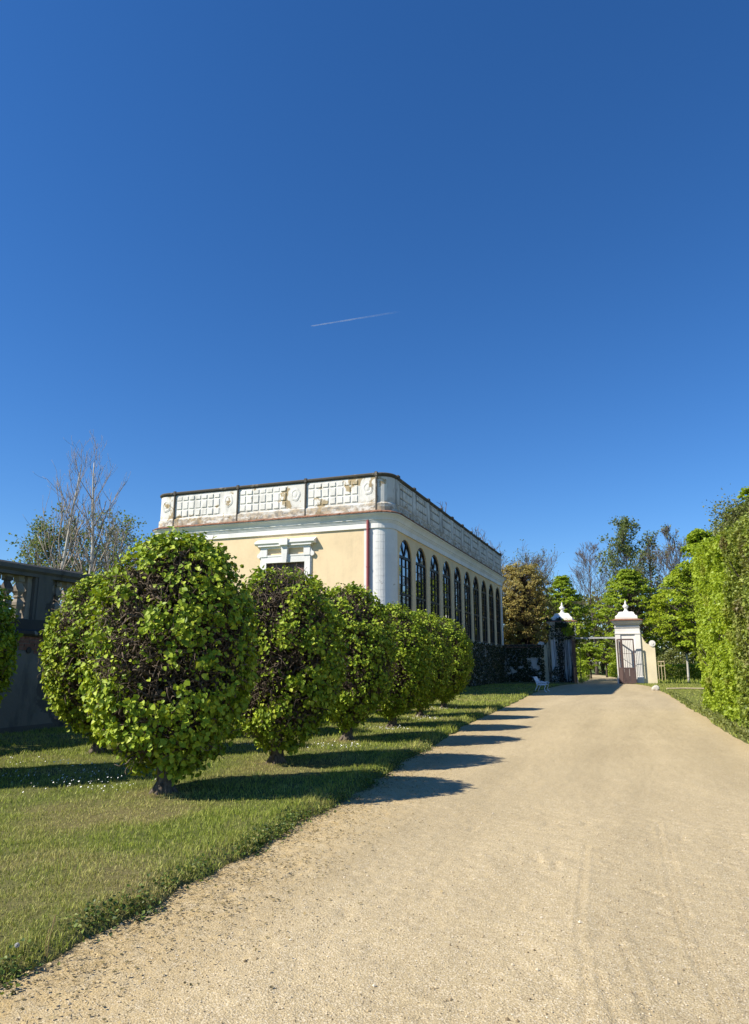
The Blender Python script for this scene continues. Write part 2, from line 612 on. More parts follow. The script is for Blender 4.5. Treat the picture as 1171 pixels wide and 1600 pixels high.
ys = np.concatenate([np.arange(-4, 2.2, .1), np.arange(2.2, 9, .026), np.geomspace(9, 70, 190)])
X, Y, q = grid_mesh(lambda y: (np.interp(y, LE[:, 0], LE[:, 1]) - .5, np.interp(y, RE[:, 0], RE[:, 1]) + .5), ys, 250)
Z = path_h(X, Y)
near = (Y < 9.5)
xn, yn, zn = X[near], Y[near], Z[near].copy()
zn += (np.abs(n2(xn, yn, .06, 14) - .5) * 2 - .5) * .005 + (n2(xn, yn, .035, 15) - .5) * .004
for pts, dep in TRACKS:
    pts = np.array(pts)
    yy = pts[::-1, 1]
    xx = pts[::-1, 0]
    cx = np.interp(yn, yy, xx) + (n2(yn, yn * 0, .5, 9) - .5) * .03
    ok = (yn > yy[0]) & (yn < yy[-1])
    d = np.abs(xn - cx)
    lug = .7 + .3 * np.sin(yn * 150)
    zn += ok * 1.4 * (-dep * np.exp(-(d / .014) ** 2) * lug + dep * .55 * np.exp(-((d - .034) / .014) ** 2))
rng = np.random.default_rng(5)
for k in range(70):          # shoe prints with ribbed soles
    fx, fy, fa = rng.uniform(-3, 2.2), rng.uniform(2.4, 8.5), rng.normal(0, .5)
    ca, sa = math.cos(fa), math.sin(fa)
    m_ = (np.abs(xn - fx) < .2) & (np.abs(yn - fy) < .2)
    u = (xn[m_] - fx) * ca + (yn[m_] - fy) * sa
    v = -(xn[m_] - fx) * sa + (yn[m_] - fy) * ca
    wdt = .042 + .012 * np.sin((v + .02) * 14)
    ins = np.clip((wdt - np.abs(u)) / .012, 0, 1) * np.clip((.14 - np.abs(v)) / .015, 0, 1)
    zn[m_] += ins * (-.008 + .006 * np.sin(v * 250)) * rng.uniform(.3, 1)
Z[near] = zn
ed = np.clip(1 - (X - np.interp(Y, LE[:, 0], LE[:, 1])) / 1.3, 0, 1) * .9 + np.clip(1 - (np.interp(Y, RE[:, 0], RE[:, 1]) - X) / .5, 0, 1) * .5
mb = MB()
mb.add(np.stack([X, Y, Z], 1), [q], ed)
mb.build('gravel_path', M['sand'], kind='structure', smooth=True, attr='edge')
# path beyond the gate, bending left through the wood
mb = MB()
ys2 = np.linspace(69.5, 130, 60)
X, Y, q = grid_mesh(lambda y: (-5.8 - (y - 69.5) ** 2 * .0016, -2.2 - (y - 69.5) * .012 - (y - 69.5) ** 2 * .0016), ys2, 12)
mb.add(np.stack([X, Y, X * 0 - .03], 1), [q])
mb.build('woodland_path', M['sand'], kind='structure', attr='edge')

LINDENS = [(-6.02, 8.24), (-6.05, 11.38), (-6.34, 15.18), (-6.53, 18.79), (-6.95, 22.7), (-7.38, 27.24)]
BACKROW = [(-9.98, 7.75), (-9.85, 11.35), (-9.8, 15.0), (-9.95, 18.7), (-10.2, 22.7), (-10.5, 27.0)]


LINDENS = [(a * .955, b * .955) for a, b in LINDENS]
BACKROW = [(a * .955, b * .955) for a, b in BACKROW]


def dryness(x, y):
    d = n2(x, y, 1.5, 21) * .6 + n2(x, y, .5, 22) * .5
    d = np.clip((d - .47) * 3.0, 0, 1)
    sun_strip = np.clip((x + 6.5) / 2.0, 0, 1) * np.clip((9.5 - y) / 2.0, 0, 1)      # mown verge beside the path is drier
    d = d * .62 + sun_strip * (.02 + .5 * np.clip(n2(x, y, .8, 23) * 1.6 - .4, 0, 1))
    for tx, ty in LINDENS[:3]:
        r = np.hypot(x - tx, y - ty + .15)
        d = np.maximum(d, np.clip(1.15 - r / .75, 0, 1) * (.6 + .4 * n2(x, y, .2, 24)))
    return np.clip(d, 0, 1)


def lawn_h(x, y, L):
    t = np.clip((L - x) / .24, 0, 1)
    return -.03 + .115 * np.sqrt(t) + (n2(x, y, 1.4, 31) - .5) * .05 * t + (n2(x, y, .3, 32) - .5) * .02 * t


ys = np.concatenate([np.arange(-4, 14, .08), np.geomspace(14, 66.8, 130)])
s_ = np.concatenate([np.linspace(0, .35, 8), np.geomspace(.4, 11.5, 60)])
L = left_edge(ys)
Xg = L[:, None] + .05 - s_[None]
Yg = np.repeat(ys[:, None], len(s_), 1)
Zg = lawn_h(Xg.ravel(), Yg.ravel(), np.repeat(L, len(s_)) + .05)
idx = np.arange(Xg.size).reshape(Xg.shape)
q = np.stack([idx[:-1, 1:], idx[:-1, :-1], idx[1:, :-1], idx[1:, 1:]], -1).reshape(-1, 4)
mb = MB()
mb.add(np.stack([Xg.ravel(), Yg.ravel(), Zg], 1), [q], dryness(Xg.ravel(), Yg.ravel()))
mb.build('lawn', M['soil'], kind='structure', smooth=True, attr='dry')
# right-hand verge
ys = np.concatenate([np.arange(5, 30, .2), np.linspace(30, 67, 60)])
s_ = np.concatenate([np.linspace(0, .3, 6), np.geomspace(.4, 12, 25)])
Rr = right_edge(ys)
Xr = Rr[:, None] - .05 + s_[None]
Yr = np.repeat(ys[:, None], len(s_), 1)
Zr = -.03 + .07 * np.sqrt(np.clip(s_ / .3, 0, 1))[None] + Xr * 0 + (n2(Xr.ravel(), Yr.ravel(), 1.2, 33) - .5).reshape(Xr.shape) * .03
idx = np.arange(Xr.size).reshape(Xr.shape)
q = np.stack([idx[:-1, :-1], idx[:-1, 1:], idx[1:, 1:], idx[1:, :-1]], -1).reshape(-1, 4)
mb = MB()
mb.add(np.stack([Xr.ravel(), Yr.ravel(), Zr.ravel()], 1), [q], np.full(Xr.size, .15))
mb.build('verge', M['soil'], kind='structure', smooth=True, attr='dry')


def blades(mb, x, y, z, hgt, wid, dry, seg2, r):
    n = len(x)
    a = r.uniform(0, 2 * PI, n)
    lean = r.uniform(.1, .9, n) * hgt
    la = r.uniform(0, 2 * PI, n)
    P = np.stack([x, y, z], 1)
    sd_ = np.stack([np.cos(a), np.sin(a), a * 0], 1) * (wid / 2)[:, None]
    ld = np.stack([np.cos(la), np.sin(la), a * 0], 1)
    tip = P + ld * lean[:, None] + np.stack([a * 0, a * 0, hgt], 1)
    if seg2:
        mid = P + ld * (lean * .3)[:, None] + np.stack([a * 0, a * 0, hgt * .6], 1)
        V = np.stack([P - sd_, P + sd_, mid + sd_ * .8, mid - sd_ * .8, tip], 1).reshape(-1, 3)
        b = np.arange(n)[:, None] * 5
        mb.add(V, [b + np.array([[0, 1, 2, 3]]), b + np.array([[3, 2, 4]])], np.repeat(dry, 5))
    else:
        V = np.stack([P - sd_, P + sd_, tip], 1).reshape(-1, 3)
        b = np.arange(n)[:, None] * 3
        mb.add(V, [b + np.array([[0, 1, 2]])], np.repeat(dry, 3))


rng = np.random.default_rng(42)
mb = MB()
for d0, d1, dens, hg, wd, seg in [(0, 6, 6500, .035, .0042, True), (6, 9, 3200, .040, .0055, True), (9, 14, 1100, .048, .009, False), (14, 22, 480, .065, .014, False), (22, 36, 230, .075, .022, False), (36, 60, 60, .08, .03, False)]:
    n = int(18 * (d1 + 2) * dens)
    x = rng.uniform(-14.0, -2.6, n)
    y = rng.uniform(.8, d1 + 1, n)
    dist = np.hypot(x, y)
    nn = int(11.4 * (d1 + .2) * dens)
    x, y, dist = x[:nn], y[:nn], dist[:nn]
    k = (dist >= d0) & (dist < d1) & (x < left_edge(y) + .03) & (x > -13.95) & (y < 66) & ~((x < -11.9) & (y > 34.2)) & (x > -(y * 1.15 + 3.5))
    x, y = x[k], y[k]
    dr = dryness(x, y)
    tuft = .65 * n2(x, y, .13, 41) + .35 * n2(x, y, .45, 46)
    k = rng.random(len(x)) < (.55 + .6 * tuft) * (1 - .35 * np.clip(dr - .55, 0, 1) * 2)
    x, y, dr, tuft = x[k], y[k], dr[k], tuft[k]
    L = left_edge(y)
    el = L - x
    h = hg * (.28 + 1.45 * tuft) * rng.uniform(.6, 1.25, len(x)) * (1 - .3 * dr) * np.where(el < .30, 1.25 + .75 * n2(x, y, .3, 45), 1)
    z = lawn_h(x, y, L + .05) - .004
    dd = np.clip(dr + rng.normal(0, .24, len(x)), 0, 1)
    blades(mb, x, y, z, h, np.full(len(x), wd) * rng.uniform(.7, 1.3, len(x)), dd, seg, rng)
# verge grass on the right
x = rng.uniform(-1, 13, 60000)
y = rng.uniform(16, 67, 60000)
k = (x > right_edge(y) - .03) & (x < np.where(y < 30, 2.6, 13))
x, y = x[k], y[k]
blades(mb, x, y, np.full(len(x), .02), rng.uniform(.05, .14, len(x)), rng.uniform(.015, .03, len(x)), np.clip(rng.normal(.2, .2, len(x)), 0, 1), False, rng)
mb.build('grass', M['grass'], kind='stuff', attr='dry')


# ------------------------------------------------------------------ leaves
def leaves(mb, P, D, N, size, heart=True, fold=.35):
    """leaf blades: P base, D axis, N face normal"""
    D = norm(D)
    N = norm(N - D * np.sum(N * D, 1, keepdims=True))
    U = np.cross(D, N)
    s = np.asarray(size)[:, None]
    if heart:
        o = [(0, 0), (-.50, .18), (-.40, .66), (0, 1.05), (.40, .66), (.50, .18)]
        V = np.stack([P + s * (U * a + D * b + N * fold * abs(a)) for a, b in o], 1).reshape(-1, 3)
        b = np.arange(len(P))[:, None] * 6
        mb.add(V, [b + np.array([[0, 1, 2, 3]]), b + np.array([[0, 3, 4, 5]])])
    else:
        o = [(0, 0), (-.42, .5), (0, 1.0), (.42, .5)]
        V = np.stack([P + s * (U * a + D * b + N * fold * abs(a)) for a, b in o], 1).reshape(-1, 3)
        b = np.arange(len(P))[:, None] * 4
        mb.add(V, [b + np.array([[0, 1, 2]]), b + np.array([[0, 2, 3]])])


# ------------------------------------------------------------------ clipped lindens
PROF = np.array([(.20, .12), (.36, .42), (.55, .64), (.8, .83), (1.2, 1.0), (1.6, 1.09), (2.0, 1.09), (2.45, 1.02), (2.85, .86), (3.1, .68), (3.28, .46), (3.38, .22), (3.42, .02)])


PROF0 = PROF.copy()


def crown_pts(r, n):
    zz = np.linspace(PROF[0, 0], 3.42, 300)
    rr = np.interp(zz, PROF[:, 0], PROF[:, 1])
    sl = np.gradient(rr, zz)
    wgt = (rr + .03) * np.sqrt(1 + np.clip(sl, -6, 6) ** 2)
    z = r.choice(zz, n, p=wgt / wgt.sum()) + r.uniform(-.006, .006, n)
    a = r.uniform(0, 2 * PI, n)
    rad = np.interp(z, PROF[:, 0], PROF[:, 1])
    s = np.clip(np.interp(z, zz, sl), -6, 6)
    Pn = np.stack([np.cos(a) * rad, np.sin(a) * rad, z], 1)
    Nn = norm(np.stack([np.cos(a), np.sin(a), -s], 1))
    return Pn, Nn


def linden_meshes(seed, bare, nclus, lean, lift=.2):
    r = np.random.default_rng(seed)
    PROF[:, 0] = 3.42 - (3.42 - PROF0[:, 0]) * (3.42 - lift) / (3.42 - .2)
    PROF[:, 1] = PROF0[:, 1] * np.interp(PROF0[:, 0], [.2, 1.0, 2.0], [.75 if lift > .25 else 1, 1, 1])
    # trunk with limbs
    tr = MB()
    hb = .75
    pts = [(0, 0, -.05), (.01, 0, .05), (lean[0] * .4, lean[1] * .4, .25), (lean[0], lean[1], .5), (lean[0] * 1.1, lean[1] * 1.1, hb)]
    tr.path(pts, [.16, .125, .10, .11, .11], 10)
    rng_ = r
    for k in range(5):         # root flare
        a = k / 5 * 2 * PI + r.uniform(-.3, .3)
        ca, sa = math.cos(a), math.sin(a)
        tr.path([(ca * .05, sa * .05, .16), (ca * .12, sa * .12, .05), (ca * .20, sa * .20, -.03)], [.05, .045, .025], 6)
    tr = tr
    tw = MB()
    for k in range(16):
        a = k * 2.4 + r.uniform(-.3, .3)
        el = r.uniform(.3, 1.45)
        d = np.array([math.cos(a) * math.cos(el), math.sin(a) * math.cos(el), math.sin(el)])
        p = np.array([lean[0], lean[1], r.uniform(.42, .75)])
        line = [p]
        for j in range(9):
            d = norm(d + r.normal(0, .22, 3) + np.array([0, 0, .10]))
            p = p + d * .26
            rad = np.interp(p[2], PROF[:, 0], PROF[:, 1])
            if math.hypot(p[0], p[1]) > rad * .78 or p[2] > 3.0:
                break
            line.append(p)
        if len(line) < 3:
            continue
        tw.path(line, np.linspace(.045, .014, len(line)), 6)
        for j in range(1, len(line)):
            for t_ in range(3):
                q = line[j]
                dd = norm(d * .4 + r.normal(0, .8, 3) + np.array([0, 0, .3]))
                sub = [q]
                for _ in range(4):
                    dd = norm(dd + r.normal(0, .35, 3))
                    q = q + dd * .10
                    sub.append(q)
                tw.path(sub, np.linspace(.018, .007, 5), 4)
    # gnarled clipped twigs just under the shell
    n = 6200
    P, N = crown_pts(r, n)
    ndz = (P[:, 2] > PROF[0, 0] + .2)
    P, N = P[ndz], N[ndz]
    n = len(P)
    dep = r.uniform(.30, 1.0, n) ** .55
    cen = np.stack([P[:, 0] * .0, P[:, 1] * .0, P[:, 2] * .6 + .75], 1)
    st = cen + (P - cen) * (dep * .97)[:, None]
    dr = norm(N * .5 + np.array([0, 0, .6]) + r.normal(0, .6, (n, 3)))
    k = 5
    line = np.zeros((n, k, 3))
    line[:, 0] = st - dr * r.uniform(.08, .26, n)[:, None]
    stp = r.uniform(.04, .075, n)[:, None]
    for j in range(1, k):
        dr = norm(dr + r.normal(0, .5, (n, 3)))
        line[:, j] = line[:, j - 1] + dr * stp
    R = np.linspace(1, .45, k)[None] * r.uniform(.0045, .011, n)[:, None]
    tw.tubes(line, R, 3)
    # old knotted wood filling the heart of the crown
    n = 1300
    P, N = crown_pts(r, n)
    cen = np.stack([P[:, 0] * 0, P[:, 1] * 0, P[:, 2] * .6 + .75], 1)
    st = cen + (P - cen) * r.uniform(.2, .72, n)[:, None]
    st = st[st[:, 2] > PROF[0, 0] + .35]
    n = len(st)
    dr = norm(r.normal(0, .7, (n, 3)) + np.array([0, 0, .7]))
    line = np.zeros((n, 4, 3))
    line[:, 0] = st - dr * .15
    for j in range(1, 4):
        dr = norm(dr + r.normal(0, .45, (n, 3)))
        line[:, j] = line[:, j - 1] + dr * .10
    tw.tubes(line, np.array([1, .9, .75, .4])[None] * r.uniform(.014, .032, n)[:, None], 4)
    # foliage clusters in patches, bare areas between
    P, N = crown_pts(r, nclus)
    m_ = .55 * vnoise(P, .55, seed) + .45 * vnoise(P, .22, seed + 7)
    for (bx, by, bz, br) in bare:
        m_ = m_ - .16 * np.exp(-((P[:, 0] - bx) ** 2 + (P[:, 1] - by) ** 2 + (P[:, 2] - bz) ** 2) / br ** 2)
    sunny = (P[:, 0] * -.77 + P[:, 1] * -.2) / 1.0
    m_ = m_ + .05 * np.abs(sunny) + .08 * np.clip(1.4 - P[:, 2], -.3, 1)
    keep = m_ > .415
    P, N = P[keep], N[keep]
    fo = MB()
    per = 15
    nl = len(P) * per
    P = P + N * r.normal(-.015, .03, len(P))[:, None]
    PP = np.repeat(P, per, 0)
    NN = np.repeat(N, per, 0)
    off = r.normal(0, .06, (nl, 3))
    PP = PP + off + NN * r.uniform(-.09, .05, nl)[:, None] - NN * np.sum(off * NN, 1, keepdims=True) * .5
    D = norm(NN * .35 + np.array([0, 0, -.55]) + r.normal(0, .5, (nl, 3)))
    Nm = norm(NN * 1.15 + np.array([0, 0, .35]) + r.normal(0, .42, (nl, 3)))
    sz = .028 + .058 * r.beta(2.2, 1.8, nl)
    kz = PP[:, 2] > PROF[0, 0] - .08
    leaves(fo, PP[kz], D[kz], Nm[kz], sz[kz])
    # stray leaves everywhere, also over the bare parts
    n = 1500
    P, N = crown_pts(r, n)
    P = P + N * r.uniform(-.12, .02, n)[:, None]
    k3 = P[:, 2] > PROF[0, 0] + .05
    P, N = P[k3], N[k3]
    n = len(P)
    leaves(fo, P, norm(N * .3 + np.array([0, 0, -.4]) + r.normal(0, .6, (n, 3))), norm(N + np.array([0, 0, .3]) + r.normal(0, .5, (n, 3))), r.uniform(.022, .06, n))
    # inner leaves
    n = 4200
    P, N = crown_pts(r, n)
    cen = np.stack([P[:, 0] * 0, P[:, 1] * 0, P[:, 2] * .6 + .75], 1)
    P = cen + (P - cen) * r.uniform(.45, .93, n)[:, None]
    k2 = (P[:, 2] > .5) & (vnoise(P, .4, seed + 3) > .42)
    P, N = P[k2], N[k2]
    leaves(fo, P, norm(r.normal(0, 1, P.shape) + np.array([0, 0, -.4])), N + r.normal(0, .6, P.shape), r.uniform(.04, .07, len(P)))
    return tr.mesh('trunk', smooth=True), tw.mesh('branches', smooth=True), fo.mesh('foliage')


VAR = [linden_meshes(101, [(-.25, -1.0, 2.35, .62), (.25, -.95, 1.95, .55)], 980, (-.05, .03), .2),
       linden_meshes(202, [(-.3, -.9, 2.3, .55), (.1, -.9, 1.6, .5), (-.4, -.8, 1.0, .4)], 820, (-.03, .0), .24),
       linden_meshes(303, [(-.2, -.9, 1.6, .5), (-.5, -.7, .9, .45)], 860, (.04, .02), .27),
       linden_meshes(404, [(.3, -.9, 1.5, .4)], 1000, (.03, -.03), .27)]
for tr_, tw_, fo_ in VAR:
    tr_.materials.append(M['bark']); tw_.materials.append(M['twig']); fo_.materials.append(M['linden'])


def linden(v, x, y, rz, sc, label, group):
    t = thing('linden_tree', label, 'tree', (x, y, .075), group, rz)
    t.scale = tuple(q_ * .955 for q_ in sc)
    for me, nm in zip(VAR[v], ('trunk', 'branches', 'foliage')):
        o = share(me, nm, t)
        if nm == 'foliage':
            o['kind'] = 'stuff'
    return t


FL = ['nearest and largest clipped egg-shaped linden on the lawn, with bare twiggy patch up front',
      'clipped linden second along the row by the path, in front of the hooded window',
      'clipped linden third along the row beside the path, below the red-brown downpipe',
      'clipped linden fourth along the row beside the path, below the rounded white building corner',
      'clipped linden fifth along the row by the path, second from the far end',
      'farthest clipped linden of the row by the path, next to the ivied building base']
fv = [(0, 0, (1, 1, 1)), (1, 0, (1, 1, .99)), (2, .2, (.98, .98, 1.0)), (3, 0, (.98, .98, .955)), (2, 2.6, (.95, .95, .98)), (3, 2.9, (1, 1, 1.0))]
for (x, y), (v, rz, sc), lb in zip(LINDENS, fv, FL):
    linden(v, x, y, rz, sc, lb, 'clipped lindens along the gravel path')
BL = ['clipped linden cut off by the left picture edge, in front of the balustraded wall',
      'clipped linden half hidden behind the left side of the nearest and largest one',
      'clipped linden of the back row hidden behind the nearest and second front trees',
      'clipped linden of the back row hidden behind the second front tree',
      'clipped linden of the back row hidden behind the third front tree',
      'farthest clipped linden of the back row, behind the fourth front tree']
bv = [(3, 1.4, (1, 1, .97)), (2, .9, (1, 1, 1.0)), (1, 2, (1, 1, .98)), (0, 1.5, (1, 1, .97)), (3, 4, (.97, .97, .96)), (2, 5, (.97, .97, .97))]
for (x, y), (v, rz, sc), lb in zip(BACKROW, bv, BL):
    linden(v, x, y, rz, sc, lb, 'clipped lindens of the back row by the wall')

# ------------------------------------------------------------------ orangery building
XW, YF, XL, YB = -12.0, 34.3, -26.9, 65.4      # east face, south face, west end, far end
RC = .82
bld = thing('orangery_building', 'long yellow and white orangery with ten tall arched windows and a peeling white parapet', 'building', (-19.4, 49.8, 0))


def ring(off, r_extra=None, seg=8):
    """plan outline at outward offset; rounded south-east and south-west corners"""
    x1, x0, y0, y1 = XW + off, XL - off, YF - off, YB + off
    r = max(RC + off, .05)
    pts = [(x0, y1)]
    for k in range(seg + 1):
        a = PI + k / seg * PI / 2
        pts.append((x0 + r + r * math.cos(a), y0 + r + r * math.sin(a)))
    for k in range(seg + 1):
        a = 1.5 * PI + k / seg * PI / 2
        pts.append((x1 - r + r * math.cos(a), y0 + r + r * math.sin(a)))
    pts.append((x1, y1))
    return pts


def moulding(prof, name, m, parent, **kw):
    """sweep (offset, z) profile around the plan outline"""
    mb = MB()
    V, F = [], []
    n = len(ring(0))
    for off, z in prof:
        V += [(x, y, z) for x, y in ring(off)]
    for i in range(len(prof) - 1):
        for j in range(n):
            j2 = (j + 1) % n
            F.append((i * n + j, i * n + j2, (i + 1) * n + j2, (i + 1) * n + j))
    mb.add(V, F)
    return mb.build(name, m, parent, **kw)


WIN_Y = [37.0 + 2.95 * i for i in range(10)]
HW, SPR, SILL, TOPY = 1.13, 7.27, 3.3, 8.65
Y0E, Y1E = 35.5, 64.75       # yellow field on the east face
# east wall with arched openings
mb = MB()
NA = 16


def quad(a, b, c, d):
    mb.add([a, b, c, d], [(0, 1, 2, 3)])


x = XW - .03
edges = [Y0E] + [(WIN_Y[i] + WIN_Y[i + 1]) / 2 for i in range(9)] + [Y1E]
for i, yc in enumerate(WIN_Y):
    a, b = edges[i], edges[i + 1]
    quad((x, a, SILL), (x, yc - HW, SILL), (x, yc - HW, TOPY), (x, a, TOPY))
    quad((x, yc + HW, SILL), (x, b, SILL), (x, b, TOPY), (x, yc + HW, TOPY))
    arc = [(yc - HW * math.cos(PI * k / NA), SPR + HW * math.sin(PI * k / NA)) for k in range(NA + 1)]
    for (ya, za), (yb, zb) in zip(arc, arc[1:]):
        quad((x, ya, za), (x, yb, zb), (x, yb, TOPY), (x, ya, TOPY))
    rev = [(yc - HW, SILL)] + arc + [(yc + HW, SILL)]
    for (ya, za), (yb, zb) in zip(rev, rev[1:]):
        quad((x, ya, za), (x - .22, ya, za), (x - .22, yb, zb), (x, yb, zb))
mb.build('east_wall', M['yellow'], bld)
# base wall under the windows, end strip, frieze
mb = MB()
MB().box(XW - .4, XW - .003, Y1E, YB, SILL - .16, TOPY).build('white_pilaster', M['white'], bld)
MB().box(XW - .4, XW - .003, YF + RC, Y0E, SILL - .16, TOPY).build('white_pilaster', M['white'], bld)
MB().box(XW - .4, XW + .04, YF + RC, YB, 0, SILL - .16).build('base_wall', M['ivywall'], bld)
mb = MB()
mb.box(XW - .3, XW + .10, Y0E, Y1E, SILL - .16, SILL)
mb.build('window_sill_ledge', M['white'], bld)
# front wall: yellow field
mb = MB()
mb.box(-25.9, -19.2, YF + .012, YF + .4, .9, TOPY)
mb.box(-16.85, -13.45, YF + .012, YF + .4, .9, TOPY)
mb.box(-19.2, -16.85, YF + .012, YF + .4, 7.1, TOPY)
mb.build('front_wall', M['yellow'], bld)
mb = MB()
mb.box(-13.45, XW - RC, YF, YF + .4, 0, TOPY)
mb.box(XL + RC, -25.9, YF, YF + .4, 0, TOPY)
mb.box(-25.9, -19.2, YF - .02, YF + .4, 0, .9)
mb.box(-16.85, -13.45, YF - .02, YF + .4, 0, .9)
mb.box(-19.2, -16.85, YF + .25, YF + .4, 0, .9)
mb.box(XL, XL + .4, YF + RC, YB, 0, TOPY)
mb.box(XL, XW, YB - .4, YB - .01, 0, TOPY)
mb.build('front_trim', M['white'], bld)
# corner drums built of courses
mb0 = MB()
cz = .36


def course(cx, a0, z0, z1, r):
    m2 = MB()
    pts = [(cx + r * math.cos(a0 + k / 10 * PI / 2), YF + RC + r * math.sin(a0 + k / 10 * PI / 2)) for k in range(11)]
    pts2 = [(cx + (r - .35) * math.cos(a0 + k / 10 * PI / 2), YF + RC + (r - .35) * math.sin(a0 + k / 10 * PI / 2)) for k in range(11)]
    n = 11
    V = [(px, py, z0) for px, py in pts] + [(px, py, z1) for px, py in pts] + [(px, py, z0) for px, py in pts2] + [(px, py, z1) for px, py in pts2]
    F = []
    for k in range(n - 1):
        F += [(k, k + 1, n + k + 1, n + k), (n + k, n + k + 1, 3 * n + k + 1, 3 * n + k), (2 * n + k, 2 * n + k + 1, k + 1, k)]
    F += [(0, n, 3 * n, 2 * n), (n - 1, 3 * n - 1, 4 * n - 1, 2 * n - 1)]
    m2.add(V, F)
    return m2


core = MB()
for cx, a0 in ((XW - RC, -PI / 2), (XL + RC, PI)):
    z = 0
    while z < 8.9:
        z1 = min(z + cz, 8.93)
        course(cx, a0, z + .007, z1 - .007, RC + .012).build('corner_block', M['white_corner'], bld, smooth=False)
        z = z1
    course(cx, a0, 0, 8.94, RC - .004).build('corner_core', M['white'], bld)
# frieze, mouldings, cornice
moulding([(-.3, TOPY), (.07, TOPY), (.07, 8.94)], 'frieze', M['white'], bld)
moulding([(.07, 8.94), (.10, 8.95), (.10, 9.0), (.13, 9.01), (.13, 9.06), (.18, 9.09), (.18, 9.13), (.22, 9.22), (.29, 9.32), (.36, 9.37), (.36, 9.42), (-.4, 9.43)], 'cornice', M['white'], bld)
# terracotta drip tiles
mb = MB()
rg = ring(.38)
for (xa, ya), (xb, yb) in zip(rg[:-1], rg[1:]):
    ln = math.hypot(xb - xa, yb - ya)
    nt_ = max(1, int(round(ln / .19)))
    dx, dy = (xb - xa) / ln, (yb - ya) / ln
    nx_, ny_ = dy, -dx
    for k in range(nt_):
        t0, t1 = ln * k / nt_ + .006, ln * (k + 1) / nt_ - .006
        j = random.Random(k * 7 + int(xa * 10)).uniform(-.018, .018)
        V = []
        for t in (t0, t1):
            px, py = xa + dx * t, ya + dy * t
            for (o_, z_) in ((.03 + j, 9.425), (.03 + j, 9.47), (-.36, 9.62), (-.36, 9.58)):
                V.append((px + nx_ * o_, py + ny_ * o_, z_ + j * .4))
        mb.add(V, [(0, 1, 2, 3), (7, 6, 5, 4), (0, 4, 5, 1), (1, 5, 6, 2), (3, 2, 6, 7), (0, 3, 7, 4)])
mb.build('drip_tiles', M['tile'], bld, kind='stuff', fix=True)
# roof deck
mb = MB()
mb.add([(x_, y_, 9.62) for x_, y_ in ring(-.15)], [tuple(range(len(ring(0))))])
mb.build('roof_deck', M['coping'], bld)
# parapet
para = moulding([(.08, 9.55), (.08, 9.98), (.03, 10.02), (.0, 10.06), (.0, 11.44), (-.35, 11.44), (-.35, 9.5)], 'parapet', M['parapet'], bld)
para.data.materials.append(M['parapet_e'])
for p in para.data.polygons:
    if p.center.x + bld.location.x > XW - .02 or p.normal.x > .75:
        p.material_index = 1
moulding([(-.02, 11.44), (.03, 11.46), (.03, 11.50), (.09, 11.53), (.11, 11.60), (.06, 11.65), (-.42, 11.66), (-.42, 11.44)], 'coping', M['coping'], bld)
# coping joint lugs
lug_f = [-25.5, -21.2, -16.9, -12.75]
for lx in lug_f:
    MB().box(lx - .07, lx + .07, YF - .13, YF - .02, 11.47, 11.69).build('coping_lug', M['coping'], bld)
for i in range(11):
    ly = 35.5 + 2.95 * i
    MB().box(XW + .02, XW + .13, ly - .16, ly + .16, 11.47, 11.70).build('coping_lug', M['coping'], bld)
# vertical joint shadows on the front: the shade is built as raised dark strips
for lx in lug_f:
    m2 = MB()
    m2.box(lx - .035, lx + .035, YF - .10, YF + .01, 9.6, 11.47)
    m2.build('joint_shadow_strip', M['coping'], bld)


def relief(name, w_, h_, d_, bev=.03):
    m2 = MB()
    V = [(sx * w_ / 2, 0, sz * h_ / 2) for sx, sz in ((-1, -1), (1, -1), (1, 1), (-1, 1))] + \
        [(sx * (w_ / 2 - bev), -d_, sz * (h_ / 2 - bev)) for sx, sz in ((-1, -1), (1, -1), (1, 1), (-1, 1))]
    m2.add(V, [(4, 5, 6, 7), (0, 1, 5, 4), (1, 2, 6, 5), (2, 3, 7, 6), (3, 0, 4, 7)])
    me = m2.mesh(name)
    me.materials.append(M['block'])
    return me


BLK = [relief('relief_block_low', .34, .36, .045, .025), relief('relief_block_mid', .34, .44, .045, .025), relief('relief_block_top', .34, .24, .045, .025)]
ZR = [10.32, 10.80, 11.22]
poff = Vector((-bld.location.x, -bld.location.y, 0))
rr_ = random.Random(3)
for b0 in (-25.42, -21.12, -16.82):
    MB().box(b0 + .02, b0 + 3.08, YF - .004, YF + .05, 10.12, 11.40).build('relief_panel', M['parapet'], para)
    for c_ in range(7):
        for me, z in zip(BLK, ZR):
            share(me, 'relief_block', para, (b0 + .25 + c_ * .43 + poff.x, YF - .006 + poff.y, z), (0, rr_.uniform(-.02, .02), 0), (1, rr_.uniform(.6, 1.1), 1))
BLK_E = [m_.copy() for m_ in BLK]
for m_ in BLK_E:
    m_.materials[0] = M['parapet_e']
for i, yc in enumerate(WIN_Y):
    MB().box(XW - .05, XW + .004, yc - 1.1, yc + 1.1, 10.14, 11.38).build('relief_panel', M['gapshade'], para)
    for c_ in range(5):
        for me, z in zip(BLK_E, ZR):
            share(me, 'relief_block', para, (XW + .006 + poff.x, yc - .84 + c_ * .42 + poff.y, z), (0, 0, PI / 2), (1, rr_.uniform(.6, 1.1), 1))
